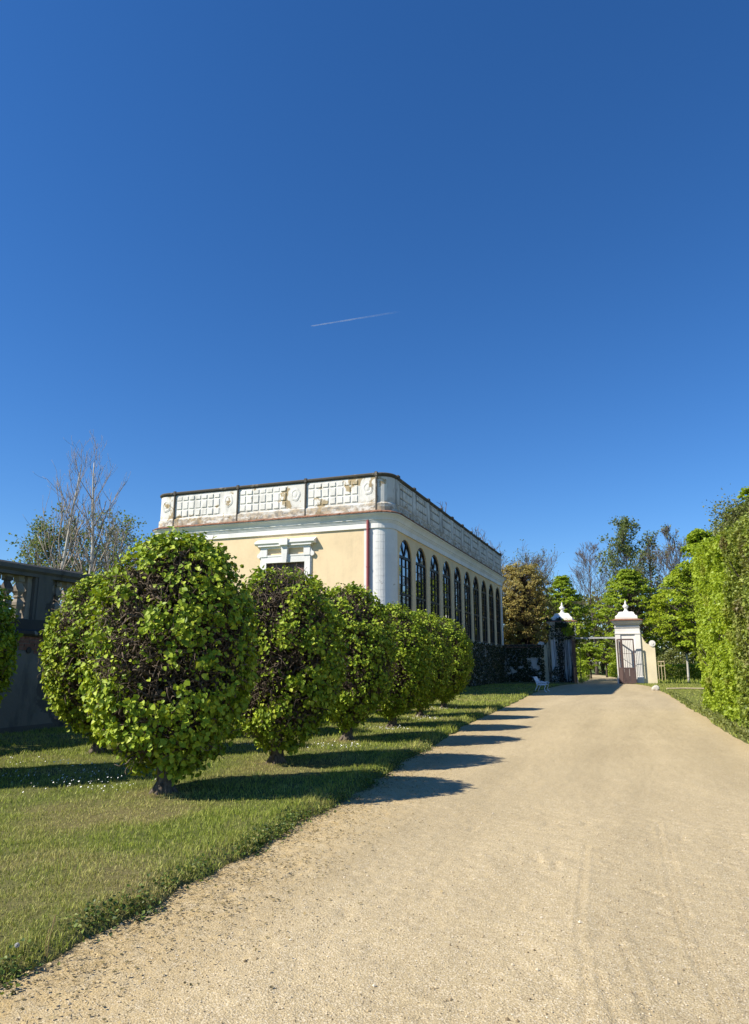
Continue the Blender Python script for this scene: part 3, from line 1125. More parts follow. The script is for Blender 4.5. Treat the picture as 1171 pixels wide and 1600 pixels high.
# rosettes (raised round medallions, partly fallen) on plain piers
for rx in (-26.1, -21.85, -17.55, -13.25):
    m2 = MB()
    V, F = [], []
    for k, (rad, dd) in enumerate(((.30, 0), (.30, .012), (.22, .03), (.15, .012), (.06, .03))):
        for j in range(20):
            a = j / 20 * 2 * PI
            rj = rad * (1 + .06 * math.sin(5 * a + rx))
            V.append((rx + rj * math.cos(a), YF - .003 - dd, 10.85 + rj * 1.25 * math.sin(a)))
    for k in range(4):
        for j in range(20):
            F.append((k * 20 + j, k * 20 + (j + 1) % 20, (k + 1) * 20 + (j + 1) % 20, (k + 1) * 20 + j))
    F.append(tuple(80 + j for j in range(20)))
    m2.add(V, F)
    o = m2.build('rosette', M['parapet'], para, smooth=False)
# piers between parapet panels on the east side
for i in range(11):
    ly = 35.5 + 2.95 * i
    MB().box(XW + .002, XW + .05, ly - .27, ly + .27, 10.08, 11.44).build('parapet_pier', M['parapet_e'], para)
# downpipes
for px, z0 in ((-13.2, .2), (-26.35, .2)):
    m2 = MB()
    m2.path([(px, YF - .10, z0), (px, YF - .10, 4), (px, YF - .10, 9.08)], .08, 12)
    for z in (2.2, 4.4, 6.6, 8.6):
        m2.lathe([(.095, z - .03), (.095, z + .03)], (px, YF - .10, 0), 12)
    m2.build('downpipe', M['pipe'], bld, smooth=False)

# arched windows
def window_meshes():
    fr, gl = MB(), MB()
    t = .11
    # arch ring + jambs, local: y across, z up from SILL, x depth
    def outl(h):
        arc = [(-h * math.cos(PI * k / NA), SPR - SILL + h * math.sin(PI * k / NA)) for k in range(NA + 1)]
        return [(-h, 0)] + arc + [(h, 0)]
    A, B = outl(HW), outl(HW - t)
    n = len(A)
    V = [(0.03, y, z) for y, z in A] + [(0.03, y, z) for y, z in B] + [(-.06, y, z) for y, z in B]
    F = []
    for k in range(n - 1):
        F += [(k, k + 1, n + k + 1, n + k), (n + k, n + k + 1, 2 * n + k + 1, 2 * n + k)]
    fr.add(V, F)
    zt, zl = SPR - SILL + .12, 5.38 - SILL
    fr.box(-.05, .04, -HW + .05, HW - .05, zt - .07, zt + .07)
    fr.box(-.05, .035, -HW + .05, HW - .05, zl - .06, zl + .06)
    fr.box(-.05, .035, -HW + .05, HW - .05, 0, .16)
    cols = [-1.0, -.36, .36, 1.0]
    for y in cols[1:-1]:
        wd = .05
        fr.box(-.03, .02, y - wd / 2, y + wd / 2, .16, zl - .08)
        fr.box(-.03, .02, y - wd / 2, y + wd / 2, zl + .08, zt - .09)
    rows_low = [.16, 1.1, zl]
    rows_up = [zl, zl + .5, zl + 1.0, zl + 1.5, zt]
    for z in rows_low[1:-1] + rows_up[1:-1]:
        fr.box(-.025, .012, -HW + .1, HW - .1, z - .014, z + .014)
    h = HW - .1
    for a in (PI * .36, PI * .64):       # fan bars
        fr.bar((-.005, 0, zt), (-.005, math.cos(a) * h, SPR - SILL + math.sin(a) * h), .035, .05, (1, 0, 0))
    rg_ = np.random.default_rng(8)
    def pane(y0, y1, z0, z1):
        ta, tb = rg_.normal(0, .009, 2)
        v = []
        for y, z in ((y0, z0), (y1, z0), (y1, z1), (y0, z1)):
            v.append((-.028 + (y - (y0 + y1) / 2) * ta + (z - (z0 + z1) / 2) * tb, y, z))
        gl.add(v, [(0, 1, 2, 3)])
    for y0, y1 in zip(cols, cols[1:]):
        for rows in (rows_low, rows_up):
            for z0, z1 in zip(rows, rows[1:]):
                pane(y0, y1, z0, z1)
    arc = [(math.cos(PI * k / NA) * (HW - .06), SPR - SILL + math.sin(PI * k / NA) * (HW - .06)) for k in range(NA + 1)]
    for s4 in range(4):
        seg = arc[s4 * 4:s4 * 4 + 5]
        o_ = rg_.normal(0, .003)
        gl.add([(-.028, 0, zt - .05)] + [(-.028 + o_ * k, y, z) for k, (y, z) in enumerate(seg)], [tuple(range(6))])
    f, gm = fr.mesh('window_frame'), gl.mesh('glass')
    f.materials.append(M['frame']); gm.materials.append(M['glass'])
    return f, gm


WF, WG = window_meshes()
for yc in WIN_Y:
    o = share(WF, 'arched_window', bld, (XW - .13 + poff.x, yc + poff.y, SILL))
    share(WG, 'glass', o)
# front window with hooded surround
xc = -18.03
wnd = MB()
wnd.box(xc - 1.5, xc - 1.17, YF - .10, YF + .1, .9, 7.08)
wnd.box(xc + 1.17, xc + 1.5, YF - .10, YF + .1, .9, 7.08)
wnd.box(xc - 1.5, xc + 1.5, YF - .10, YF + .1, 7.08, 7.42)
wnd.box(xc - 1.56, xc - 1.5, YF - .05, YF + .1, .9, 7.44)
wnd.box(xc + 1.5, xc + 1.56, YF - .05, YF + .1, .9, 7.44)
fw = wnd.build('window', M['white'], bld)
s2 = MB()
s2.box(xc - 1.5, xc - 1.12, YF - .14, YF + .1, 7.42, 7.98)
s2.box(xc + 1.12, xc + 1.5, YF - .14, YF + .1, 7.42, 7.98)
s2.box(xc - 1.12, xc + 1.12, YF - .12, YF + .1, 7.42, 7.5)
s2.box(xc - 1.12, xc + 1.12, YF - .12, YF + .1, 7.86, 7.98)
for sx in (-1, 1):
    s2.lathe([(.13, -.12), (.13, .02)], (0, 0, 0), 14)
    v = s2.v.pop(); s2.at.pop(); s2.n -= len(v)
    f = s2.f[-3:] if False else None
    # ear scrolls
    k = len(s2.f)
s2 = MB()
s2.box(xc - 1.5, xc - 1.12, YF - .14, YF + .1, 7.42, 7.98)
s2.box(xc + 1.12, xc + 1.5, YF - .14, YF + .1, 7.42, 7.98)
s2.box(xc - 1.12, xc + 1.12, YF - .12, YF + .1, 7.42, 7.5)
s2.box(xc - 1.12, xc + 1.12, YF - .12, YF + .1, 7.86, 7.98)
for sx in (-1, 1):
    pts = [(xc + sx * (1.62 + .12 * math.cos(a)), 7.5 + .14 * math.sin(a)) for a in np.linspace(0, 2 * PI, 13)[:-1]]
    s2.prism(pts, 'y', YF - .12, YF + .05)
    s2.prism([(xc + sx * 1.5, 7.5), (xc + sx * 1.66, 7.5), (xc + sx * 1.5, 7.9)], 'y', YF - .10, YF + .05)
s2.build('surround_frieze', M['white'], fw, fix=True)
hd = MB()
hd.box(xc - 1.62, xc + 1.62, YF - .26, YF + .1, 7.98, 8.05)
hd.prism([(YF + .1, 8.05), (YF - .22, 8.05), (YF - .32, 8.14), (YF - .32, 8.22), (YF + .1, 8.44)], 'x', xc - 1.82, xc + 1.82)
hd.build('hood', M['white'], fw, fix=True)
ks = MB()
ks.prism([(xc - .13, 7.05), (xc + .13, 7.05), (xc + .2, 8.0), (xc - .2, 8.0)], 'y', YF - .24, YF - .05)
ks.box(xc - .25, xc + .25, YF - .4, YF + .1, 8.0, 8.36)
ks.build('keystone', M['white'], fw, fix=True)
sh = MB()
for sx in (-1, 1):
    a, b = sorted((xc + sx * .02, xc + sx * 1.17))
    sh.box(a, b, YF + .14, YF + .19, .9, 7.08)
    for k in range(7):
        sh.box(a + .08 + k * .145, a + .2 + k * .145, YF + .12, YF + .141, 1.0, 6.98)
sh.build('shutter', M['shutter'], fw)
tr2 = MB()
tr2.path([(xc + .2, YF + .10, 6.35), (xc + .2, YF + .10, 6.62), (xc + .6, YF + .10, 6.86), (xc + 1.0, YF + .10, 6.62), (xc + 1.0, YF + .10, 6.35)], .022, 5)
tr2.path([(xc - .2, YF + .10, 6.35), (xc - .2, YF + .10, 6.62), (xc - .6, YF + .10, 6.86), (xc - 1.0, YF + .10, 6.62), (xc - 1.0, YF + .10, 6.35)], .022, 5)
tr2.build('tracery', M['tracery'], fw)

# ------------------------------------------------------------------ balustraded garden wall on the left
gw = thing('garden_wall', 'tall shaded garden wall with stone balustrade and peeling plaster at the left', 'wall', (-14.2, 19, 0))
WX = -14.0
mb = MB()
mb.box(WX - .5, WX, 2, 33.9, -.1, 2.32)
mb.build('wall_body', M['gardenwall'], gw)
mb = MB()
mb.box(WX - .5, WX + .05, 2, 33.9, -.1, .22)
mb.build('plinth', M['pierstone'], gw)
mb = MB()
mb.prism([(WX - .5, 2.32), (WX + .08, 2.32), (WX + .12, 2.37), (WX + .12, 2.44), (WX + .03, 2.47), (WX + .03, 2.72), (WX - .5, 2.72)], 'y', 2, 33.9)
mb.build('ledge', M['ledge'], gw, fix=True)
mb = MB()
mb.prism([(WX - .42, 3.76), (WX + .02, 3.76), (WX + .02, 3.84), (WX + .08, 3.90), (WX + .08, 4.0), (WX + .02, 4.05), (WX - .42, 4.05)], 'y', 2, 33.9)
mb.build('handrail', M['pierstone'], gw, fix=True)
bp = [(.09, 0), (.09, .14), (.06, .15), (.06, .19), (.105, .33), (.105, .40), (.045, .50), (.08, .515), (.08, .545), (.045, .56), (.105, .66), (.105, .72), (.055, .86), (.055, .89), (.09, .90), (.09, 1.04)]
bm_ = MB().lathe(bp, sides=4, square=True)
bme = bm_.mesh('baluster')
bme.materials.append(M['balus'])
pier_y = [13.75 - 4.0 * k for k in range(-5, 3)]
for py in pier_y:
    m2 = MB()
    m2.box(WX - .40, WX - .01, py - .28, py + .28, 2.72, 3.76)
    m2.box(WX - .011, WX + .02, py - .2, py + .2, 2.72, 3.76)
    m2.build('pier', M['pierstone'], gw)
    for s in (-1, 1):
        m2 = MB()
        m2.box(WX - .30, WX - .10, py + s * .36 - .07, py + s * .36 + .07, 2.72, 3.76)
        m2.build('half_baluster', M['balus'], gw)
    for k in range(9):
        by = py + .60 + k * .35
        if by < 33.6:
            share(bme, 'baluster', gw, (WX - .20 + 14.2, by - 19, 2.72))
brk = MB().box(-.03, .03, -.14, .14, -.034, .034).mesh('brick')
brk.materials.append(M['brick'])
rb = random.Random(4)
nb = 0
for row in range(9):
    z = 2.27 - row * .083
    for k in range(44):
        y = 10.4 + k * .305 + (row % 2) * .15
        nz = float(n2(np.array([y]), np.array([z * 2.2]), .8, 51)[0])
        lim = .40 + row * .04
        if 12.4 < y < 15.8:
            lim -= .14
        if nz > lim and nb < 290:
            nb += 1
            share(brk, 'brick', gw, (WX + rb.uniform(-.018, -.008) + 14.2, y - 19, z), (0, 0, rb.uniform(-.02, .02)), (1, 1, 1))
m2 = MB()
m2.path([(WX - .1, 13.45, 1.98), (WX + .03, 13.45, 1.98)], .075, 12)
m2.build('drain_outlet', M['dark_iron'], gw)

# ------------------------------------------------------------------ gate
def pillar(cx, cy, sgn, label, lit):
    t = thing('gate_pillar', label, 'gate pillar', (cx, cy, 0), 'white gate pillars')
    MBp = MB()
    w2 = 1.02
    MBp.box(cx - w2 + .1, cx + w2 - .1, cy, cy + 1.7, 0, 5.08)
    MBp.build('shaft', M['whitegate'], t)
    for s in (-1, 1):
        m2 = MB()
        m2.box(cx + s * (w2 - .2) - .22, cx + s * (w2 - .2) + .22, cy - .08, cy + .4, .62, 4.25)
        m2.build('pilaster', M['whitegate'], t)
        m2 = MB()
        m2.box(cx + s * (w2 - .2) - .28, cx + s * (w2 - .2) + .28, cy - .15, cy + .4, 0, .5)
        m2.prism([(cy - .15, .5), (cy - .08, .62), (cy + .4, .62), (cy + .4, .5)], 'x', cx + s * (w2 - .2) - .25, cx + s * (w2 - .2) + .25)
        m2.build('pedestal', M['whitegate'], t, fix=True)
    m2 = MB()
    m2.box(cx - w2 - .04, cx + w2 + .04, cy - .12, cy + 1.8, 4.25, 4.36)
    m2.box(cx - w2 - .01, cx + w2 + .01, cy - .06, cy + 1.75, 4.36, 4.82)
    m2.box(cx - w2 - .06, cx + w2 + .06, cy - .13, cy + 1.8, 4.82, 4.9)
    m2.box(cx - w2, cx + w2, cy - .07, cy + 1.75, 4.9, 5.08)
    m2.build('entablature', M['whitegate'], t)
    m2 = MB()
    m2.lathe([(1.05, 5.08), (1.12, 5.14), (1.12, 5.18), (1.22, 5.25), (1.30, 5.33), (1.30, 5.40)], (cx, cy + .85, 0), 4, True)
    m2.build('capital', M['whitegate'], t)
    m2 = MB()
    m2.lathe([(1.37, 5.40), (1.37, 5.44), (.9, 5.60)], (cx, cy + .85, 0), 4, True)
    for k in range(15):
        m2.box(cx - 1.36 + k * .182, cx - 1.36 + k * .182 + .15, cy + .85 - 1.385, cy + .85 - 1.30, 5.425, 5.47)
    m2.build('tiled_skirt', M['tile'], t)
    m2 = MB()
    m2.lathe([(.93, 5.5), (.93, 5.78), (.90, 5.84), (.78, 5.90), (.70, 6.0), (.66, 6.1), (.66, 6.16), (.5, 6.22)], (cx, cy + .85, 0), 4, True)
    m2.build('attic_block', M['whitegate'], t)
    m2 = MB()
    m2.lathe([(.26, 6.2), (.24, 6.26), (.15, 6.4), (.11, 6.5), (.12, 6.54), (.20, 6.6), (.255, 6.7), (.25, 6.78), (.15, 6.84), (.17, 6.87), (.10, 6.92), (.07, 6.98), (.10, 7.04), (.07, 7.12), (.03, 7.22), (.005, 7.3)], (cx, cy + .85, 0), 16)
    m2.build('finial', M['whitegate'], t, smooth=True)
    # curved wing wall with scroll
    ed_ = cx + sgn * (w2 - .0)
    pl = [(ed_, 0), (ed_, 4.55)]
    for k in range(11):
        a = k / 10 * PI / 2
        pl.append((ed_ + sgn * (.22 + .55 * math.sin(a) ** 1.0 * 1.0 * (1 if True else 0)) - sgn * .0, 4.55 - 1.30 * (1 - math.cos(a)) - .0))
    # concave sweep: fast drop, then flat
    pl = [(ed_, 0), (ed_, 4.62)]
    for k in range(11):
        a = k / 10 * PI / 2
        pl.append((ed_ + sgn * (.10 + .62 * (1 - math.cos(a))), 4.62 - 1.28 * math.sin(a)))
    pl += [(ed_ + sgn * 1.15, 3.34), (ed_ + sgn * 1.15, 0)]
    m2 = MB()
    m2.prism(pl, 'y', cy + .03, cy + .8)
    m2.build('wing_wall', M['yellow_g'], t, fix=True)
    m2 = MB()
    sx_ = ed_ + sgn * .95
    m2.prism([(sx_ + .27 * math.cos(a), 3.42 + .27 * math.sin(a)) for a in np.linspace(0, 2 * PI, 17)[:-1]], 'y', cy - .04, cy + .85)
    m2.prism([(sx_ + .13 * math.cos(a), 3.42 + .13 * math.sin(a)) for a in np.linspace(0, 2 * PI, 13)[:-1]], 'y', cy - .07, cy + .9)
    m2.build('scroll', M['whitegate'], t, fix=True)
    return t


GY = 67.0
pillar(-1.40, GY, 1, 'right sunlit white gate pillar with urn finial and pale yellow wing wall', True)
pillar(-6.95, GY, -1, 'left ivy-covered white gate pillar with urn finial, half in shade', False)


def gate_leaf(label, hinge, segs):
    """folding leaf: segs = list of end points of its panels in plan"""
    t = thing('gate_leaf', label, 'gate', (hinge[0], hinge[1], .05), 'brown gate leaves')
    p = np.array([hinge[0], hinge[1], 0.0])
    for e in segs:
        qd = np.array([e[0], e[1], 0.0])
        d = norm(qd - p)
        L_ = np.linalg.norm(qd - p)
        at = lambda s_, z: p + d * s_ + np.array([0, 0, z])
        fr = MB()
        for s_ in (.05, L_ - .05):
            fr.bar(at(s_, .04), at(s_, 3.80), .07, .10, d)
        for z in (.10, 1.32, 3.76):
            fr.bar(at(.1, z), at(L_ - .1, z), .065, .12)
        fr.build('leaf_frame', M['leafgate'], t)
        pn = MB()
        npn = max(1, int(L_ / .42))
        for k in range(npn):
            a0, a1 = .1 + (L_ - .2) * k / npn + .01, .1 + (L_ - .2) * (k + 1) / npn - .01
            pn.bar(at((a0 + a1) / 2, .16), at((a0 + a1) / 2, 1.26), .03, a1 - a0, d)
        pn.build('lower_panel', M['leafgate'], t)
        nbar = max(2, int(L_ / .16))
        for k in range(1, nbar):
            s_ = .1 + (L_ - .2) * k / nbar
            MB().bar(at(s_, 1.38), at(s_, 3.70), .018, .018, d).build('bar', M['leafgate'], t)
        MB().bar(at(.1, 2.55), at(L_ - .1, 2.55), .02, .035).build('cross_bar', M['leafgate'], t)
        p = qd
    return t


gate_leaf('open brown folding gate leaf with barred top against the right pillar', (-2.32, GY - .2), [(-1.95, GY - .75), (-.92, GY - .7)])
gate_leaf('open dark gate leaf seen edge-on beside the left ivied pillar', (-5.90, GY - .12), [(-5.95, GY - .7), (-6.03, GY - 1.5)])
tag(MB().box(-5.9, -2.3, GY + .05, GY + .17, 3.88, 4.02).build('crossbeam', M['greybeam']), 'thin grey beam spanning the gateway between the two white pillars', 'beam')
# low garden wall joining building and gate
t = thing('boundary_wall', 'shaded ivy-grown plaster wall joining the orangery to the left gate pillar', 'wall', (-10.5, 66.6, 0))
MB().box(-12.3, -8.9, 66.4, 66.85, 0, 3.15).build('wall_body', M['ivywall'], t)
m2 = MB()
for k in range(16):
    m2.prism([(66.25, 3.13), (66.28, 3.22), (66.62, 3.42), (66.97, 3.22), (67.0, 3.13)], 'x', -12.3 + k * .215, -12.3 + k * .215 + .205)
m2.build('coping_tiles', M['tile'], t, kind='stuff', fix=True)

# ------------------------------------------------------------------ ivy
def ivy(label, pts_fn, n, seed, loc, size=(.07, .15), mname='ivy', cat='climbing plant'):
    r = np.random.default_rng(seed)
    P, N = pts_fn(r, n)
    mb = MB()
    n = len(P)
    leaves(mb, P + N * r.uniform(.0, .16, n)[:, None] ** 1.0, norm(np.array([0, 0, -1.0]) + r.normal(0, .45, (n, 3))), N + r.normal(0, .4, (n, 3)), r.uniform(*size, n), False)
    t = thing('ivy', label, cat, loc, 'ivy on the walls')
    mb.build('foliage', M[mname], t, kind='stuff')
    st = MB()
    for k in range(14):
        i = r.integers(0, n)
        x_, y_ = P[i, 0], P[i, 1]
        pts = [np.array([x_ + r.normal(0, .05), y_, z]) + N[i] * .02 for z in np.linspace(0, max(.3, P[i, 2]), 6)]
        st.path(pts, np.linspace(.025, .01, 6), 4)
    st.build('stem', M['treebark'], t)
    return t


def ivy_base(r, n):
    y = r.uniform(35.5, 65.3, n)
    z = r.uniform(0, 3.35, n)
    k = vnoise(np.stack([y, z, y * 0], 1), .9, 61) + vnoise(np.stack([y, z, y * 0], 1), .3, 62) * .4 + (2.4 - z) * .12 > .34
    y, z = y[k], z[k]
    return np.stack([np.full(len(y), XW + .05), y, z], 1), np.tile([1.0, 0, 0], (len(y), 1))


ivy('dark ivy covering the base wall below the arched windows', ivy_base, 22000, 71, (XW + .05, 50, 0))


def ivy_wall(r, n):
    x = r.uniform(-12.0, -8.6, n)
    z = r.uniform(0, 3.4, n)
    k = vnoise(np.stack([x, z, x * 0], 1), 1.0, 63) + vnoise(np.stack([x, z, x * 0], 1), .35, 64) * .35 > .60 - .25 * (z > 2.3) - .3 * (z < .8)
    x, z = x[k], z[k]
    return np.stack([x, np.full(len(x), 66.4), z], 1), np.tile([0, -1.0, 0], (len(x), 1))


ivy('dark ivy spread over the shaded wall behind the white bench', ivy_wall, 5000, 72, (-10.3, 66.3, 0))


def ivy_pil(r, n):
    x = r.uniform(-9.3, -5.85, n)
    z = r.uniform(0, 5.6, n)
    lim = np.where(x < -7.97, np.interp(x, [-9.3, -8.7, -7.97], [3.5, 3.5, 5.0]), 5.6)
    nz = vnoise(np.stack([x, z * .45, x * 0], 1), .55, 65) + vnoise(np.stack([x, z, x * 0], 1), .3, 66) * .35
    k = (z < lim) & (nz > np.where(z > 3.9, .36, np.where(x > -6.9, 1.02, .76)) - .5 * (z < .7))
    x, z = x[k], z[k]
    y = np.where(x < -7.97, GY + .2, GY - .12)
    return np.stack([x, y, z], 1), np.tile([0, -1.0, 0], (len(x), 1))


ivy('ivy strands climbing the left gate pillar and its wing', ivy_pil, 4600, 73, (-7.5, 66.8, 0))


def vine_pil(r, n):
    x = r.uniform(-6.9, -5.4, n)
    z = 3.9 + r.beta(2, 2, n) * 1.9
    k = vnoise(np.stack([x, z, x * 0], 1), .4, 67) > .35 + (z - 4) * .06
    x, z = x[k], z[k]
    return np.stack([x, np.full(len(x), GY - .32), z], 1), np.tile([0, -1.0, 0], (len(x), 1))


ivy('pale yellow-green creeper on the top corner of the left gate pillar', vine_pil, 600, 74, (-6.2, 66.7, 0), (.12, .24), 'maple_y')

def vine_top(r, n):
    x = r.uniform(-8.3, -5.9, n)
    z = r.uniform(5.0, 6.15, n) - np.abs(x + 7.0) * .15
    k = (vnoise(np.stack([x, z, x * 0], 1), .4, 68) > .42) & (x < -6.5 + .4 * (z - 5))
    x, z = x[k], z[k]
    return np.stack([x, np.where(z > 5.4, GY - .1, GY - .5), z], 1), np.tile([0, -1.0, 0], (len(x), 1))


ivy('dark creeper overgrowing the cornice of the left gate pillar', vine_top, 1500, 75, (-7.3, 66.7, 0), (.1, .2))

# ------------------------------------------------------------------ clipped hedges at the right
def hedge(label, y0, y1, x0, x1, h0, h1, mname, n, seed, size, thick=1.5, bulge=.12):
    r = np.random.default_rng(seed)
    t = thing('clipped_hedge', label, 'hedge', ((x0 + x1) / 2 + thick / 2, (y0 + y1) / 2, 0), 'tall clipped hedges on the right')
    mb = MB()
    A = [('w', (y1 - y0) * 6), ('s', thick * 6), ('n', thick * 6), ('t', thick * (y1 - y0) * 1.3)]
    tot = sum(a for _, a in A)
    for side, a in A:
        m = int(n * a / tot)
        if side == 'w':
            y = r.uniform(y0, y1, m)
            z = r.uniform(.02, 1, m) * np.interp(y, [y0, y1], [h0, h1])
            x = np.interp(y, [y0, y1], [x0, x1])
            N = np.tile([-1.0, 0, 0], (m, 1))
        elif side in 'sn':
            y = np.full(m, y0 if side == 's' else y1)
            z = r.uniform(.02, 1, m) * (h0 if side == 's' else h1)
            x = (x0 if side == 's' else x1) + r.uniform(0, thick, m)
            N = np.tile([0, -1.0 if side == 's' else 1.0, 0], (m, 1))
        else:
            y = r.uniform(y0, y1, m)
            x = np.interp(y, [y0, y1], [x0, x1]) + r.uniform(0, thick, m)
            z = np.interp(y, [y0, y1], [h0, h1]) + r.normal(0, .08, m)
            N = np.tile([0, 0, 1.0], (m, 1))
        P = np.stack([x, y, z], 1)
        b = vnoise(P, .55, seed) + .5 * vnoise(P, .22, seed + 1)
        # deep vertical clefts where neighbouring trunks meet
        cl = np.exp(-((y - (y0 + (y1 - y0) * .42) - .12 * np.sin(z * 2)) / .14) ** 2) * (z < 3.0)
        hole = np.clip((.40 - vnoise(P, .38, seed + 5)) / .1, 0, 1) * .45
        dep = (b - .95) * bulge * 2.6 - r.exponential(.09, m) - cl * .45 - hole
        P = P + N * dep[:, None]
        k = vnoise(P, .30, seed + 2) > .27 + .32 * np.clip(1 - P[:, 2] / .6, 0, 1)
        P, N = P[k], N[k]
        m = len(P)
        leaves(mb, P, norm(N * .35 + np.array([0, 0, -.5]) + r.normal(0, .5, (m, 3))), norm(N * .7 + np.array([0, 0, .5]) + r.normal(0, .5, (m, 3))), r.uniform(*size, m), False)
    mb.build('foliage', M[mname], t, kind='stuff')
    tw = MB()
    n2_ = 900
    y = r.uniform(y0 + .1, y1 - .1, n2_)
    x = np.interp(y, [y0, y1], [x0, x1]) + r.uniform(.35, thick - .1, n2_)
    z = r.uniform(0, 1, n2_) * 3.9
    d = norm(np.stack([r.normal(-.1, .25, n2_), r.normal(0, .25, n2_), np.ones(n2_)], 1))
    P = np.stack([x, y, z], 1)
    tw.tubes(np.stack([P, P + d * .4, P + d * .8 + r.normal(0, .08, (n2_, 3))], 1), np.tile([.022, .017, .01], (n2_, 1)), 4)
    tw.build('stems', M['treebark'], t)
    return t


hedge('tall bright yellow-green clipped hedge at the far right of the path', 21.5, 29.4, 2.14, 1.84, 5.15, 5.95, 'hedge', 52000, 81, (.07, .13))
hedge('dark olive clipped hedge with brown twigs cut off by the right picture edge', 12.0, 21.4, 2.62, 2.16, 4.6, 5.2, 'hedge_d', 60000, 82, (.06, .11), bulge=.16)

# ------------------------------------------------------------------ trees
def skeleton(r, h, trunk_r, spread, levels, nb, up=.35, first=.3, kids=3, jit=.25):
    """returns list of (polyline, radii) and twig tips"""
    lines, tips = [], []

    def grow(p, d, ln, rad, lev):
        k = 5
        pts = [p]
        for j in range(k):
            d = norm(d + r.normal(0, jit * .5, 3) + np.array([0, 0, up * .2]))
            p = p + d * ln / k
            pts.append(p)
        lines.append((np.array(pts), np.linspace(rad, rad * .45, k + 1)))
        if lev >= levels:
            tips.append((p, d))
            return
        for c_ in range(kids):
            t = r.uniform(.35, 1.0)
            i = min(int(t * k), k)
            dd = norm(d + norm(r.normal(0, 1, 3)) * spread)
            grow(pts[i], dd, ln * r.uniform(.5, .75), rad * .5, lev + 1)
    # leader
    pts = [np.array([0, 0, -.1])]
    d = np.array([0, 0, 1.0])
    K = 10
    for j in range(K):
        d = norm(d + r.normal(0, .05, 3) + np.array([0, 0, .2]))
        pts.append(pts[-1] + d * h * .93 / K)
    rads = np.linspace(trunk_r, trunk_r * .12, K + 1)
    rads[0] *= 1.35
    trunk = (np.array(pts), rads)
    for b in range(nb):
        t = first + (1 - first) * (b + r.uniform(0, 1)) / nb
        f = t * K
        i = int(min(f, K - 1))
        p = pts[i] + (pts[i + 1] - pts[i]) * (f - i)
        a = b * 2.4 + r.uniform(-.5, .5)
        e = up + r.uniform(-.15, .25)
        dd = norm(np.array([math.cos(a), math.sin(a), e * 1.6]))
        ln = h * spread * .42 * (1.1 - .75 * (t - first) / (1 - first)) * r.uniform(.7, 1.2)
        grow(p, dd, ln, np.interp(f, range(K + 1), rads) * .5, 1)
    return trunk, lines, tips


def draw_tree(t, trunk, lines, bark, rmin=.008, trunk_mat=None, crown_name='branches'):
    m2 = MB()
    m2.path(trunk[0] + np.array(t.location), trunk[1], 8)
    m2.build('trunk', trunk_mat or bark, t, smooth=True)
    if lines:
        P = np.stack([l[0] for l in lines]) + np.array(t.location)
        R = np.maximum(np.stack([l[1] for l in lines]), rmin)
        m3 = MB()
        m3.tubes(P, R, 3)
        m3.build(crown_name, bark, t, smooth=True)


def bare_tree(x, y, h, seed, label, group, bark='bare', spread=.55, levels=3, nb=16, kids=4, up=.6, first=.25, rmin=.012, leaf=None, nleaf=0, lsize=(.15, .3), tr=.16, trunk=None):
    r = np.random.default_rng(seed)
    t = thing('bare_tree' if not leaf else 'woodland_tree', label, 'tree', (x, y, 0), group)
    trunk0, lines, tips = skeleton(r, h, tr, spread, levels, nb, up, first, kids)
    draw_tree(t, trunk0, lines, M[bark], rmin, M[trunk] if trunk else None)
    if leaf:
        tp = np.array([p for p, d in tips])
        i = r.integers(0, len(tp), nleaf)
        cl = r.random(len(tp)) < .75
        i = i[cl[i]]
        P = tp[i] + r.normal(0, .28, (len(i), 3)) + np.array([x, y, 0])
        m2 = MB()
        m = len(P)
        leaves(m2, P, norm(r.normal(0, 1, (m, 3)) + np.array([0, 0, -.4])), norm(r.normal(0, .7, (m, 3)) + np.array([0, 0, .8])), r.uniform(*lsize, m), False)
        m2.build('foliage', M[leaf], t, kind='stuff')
    return t


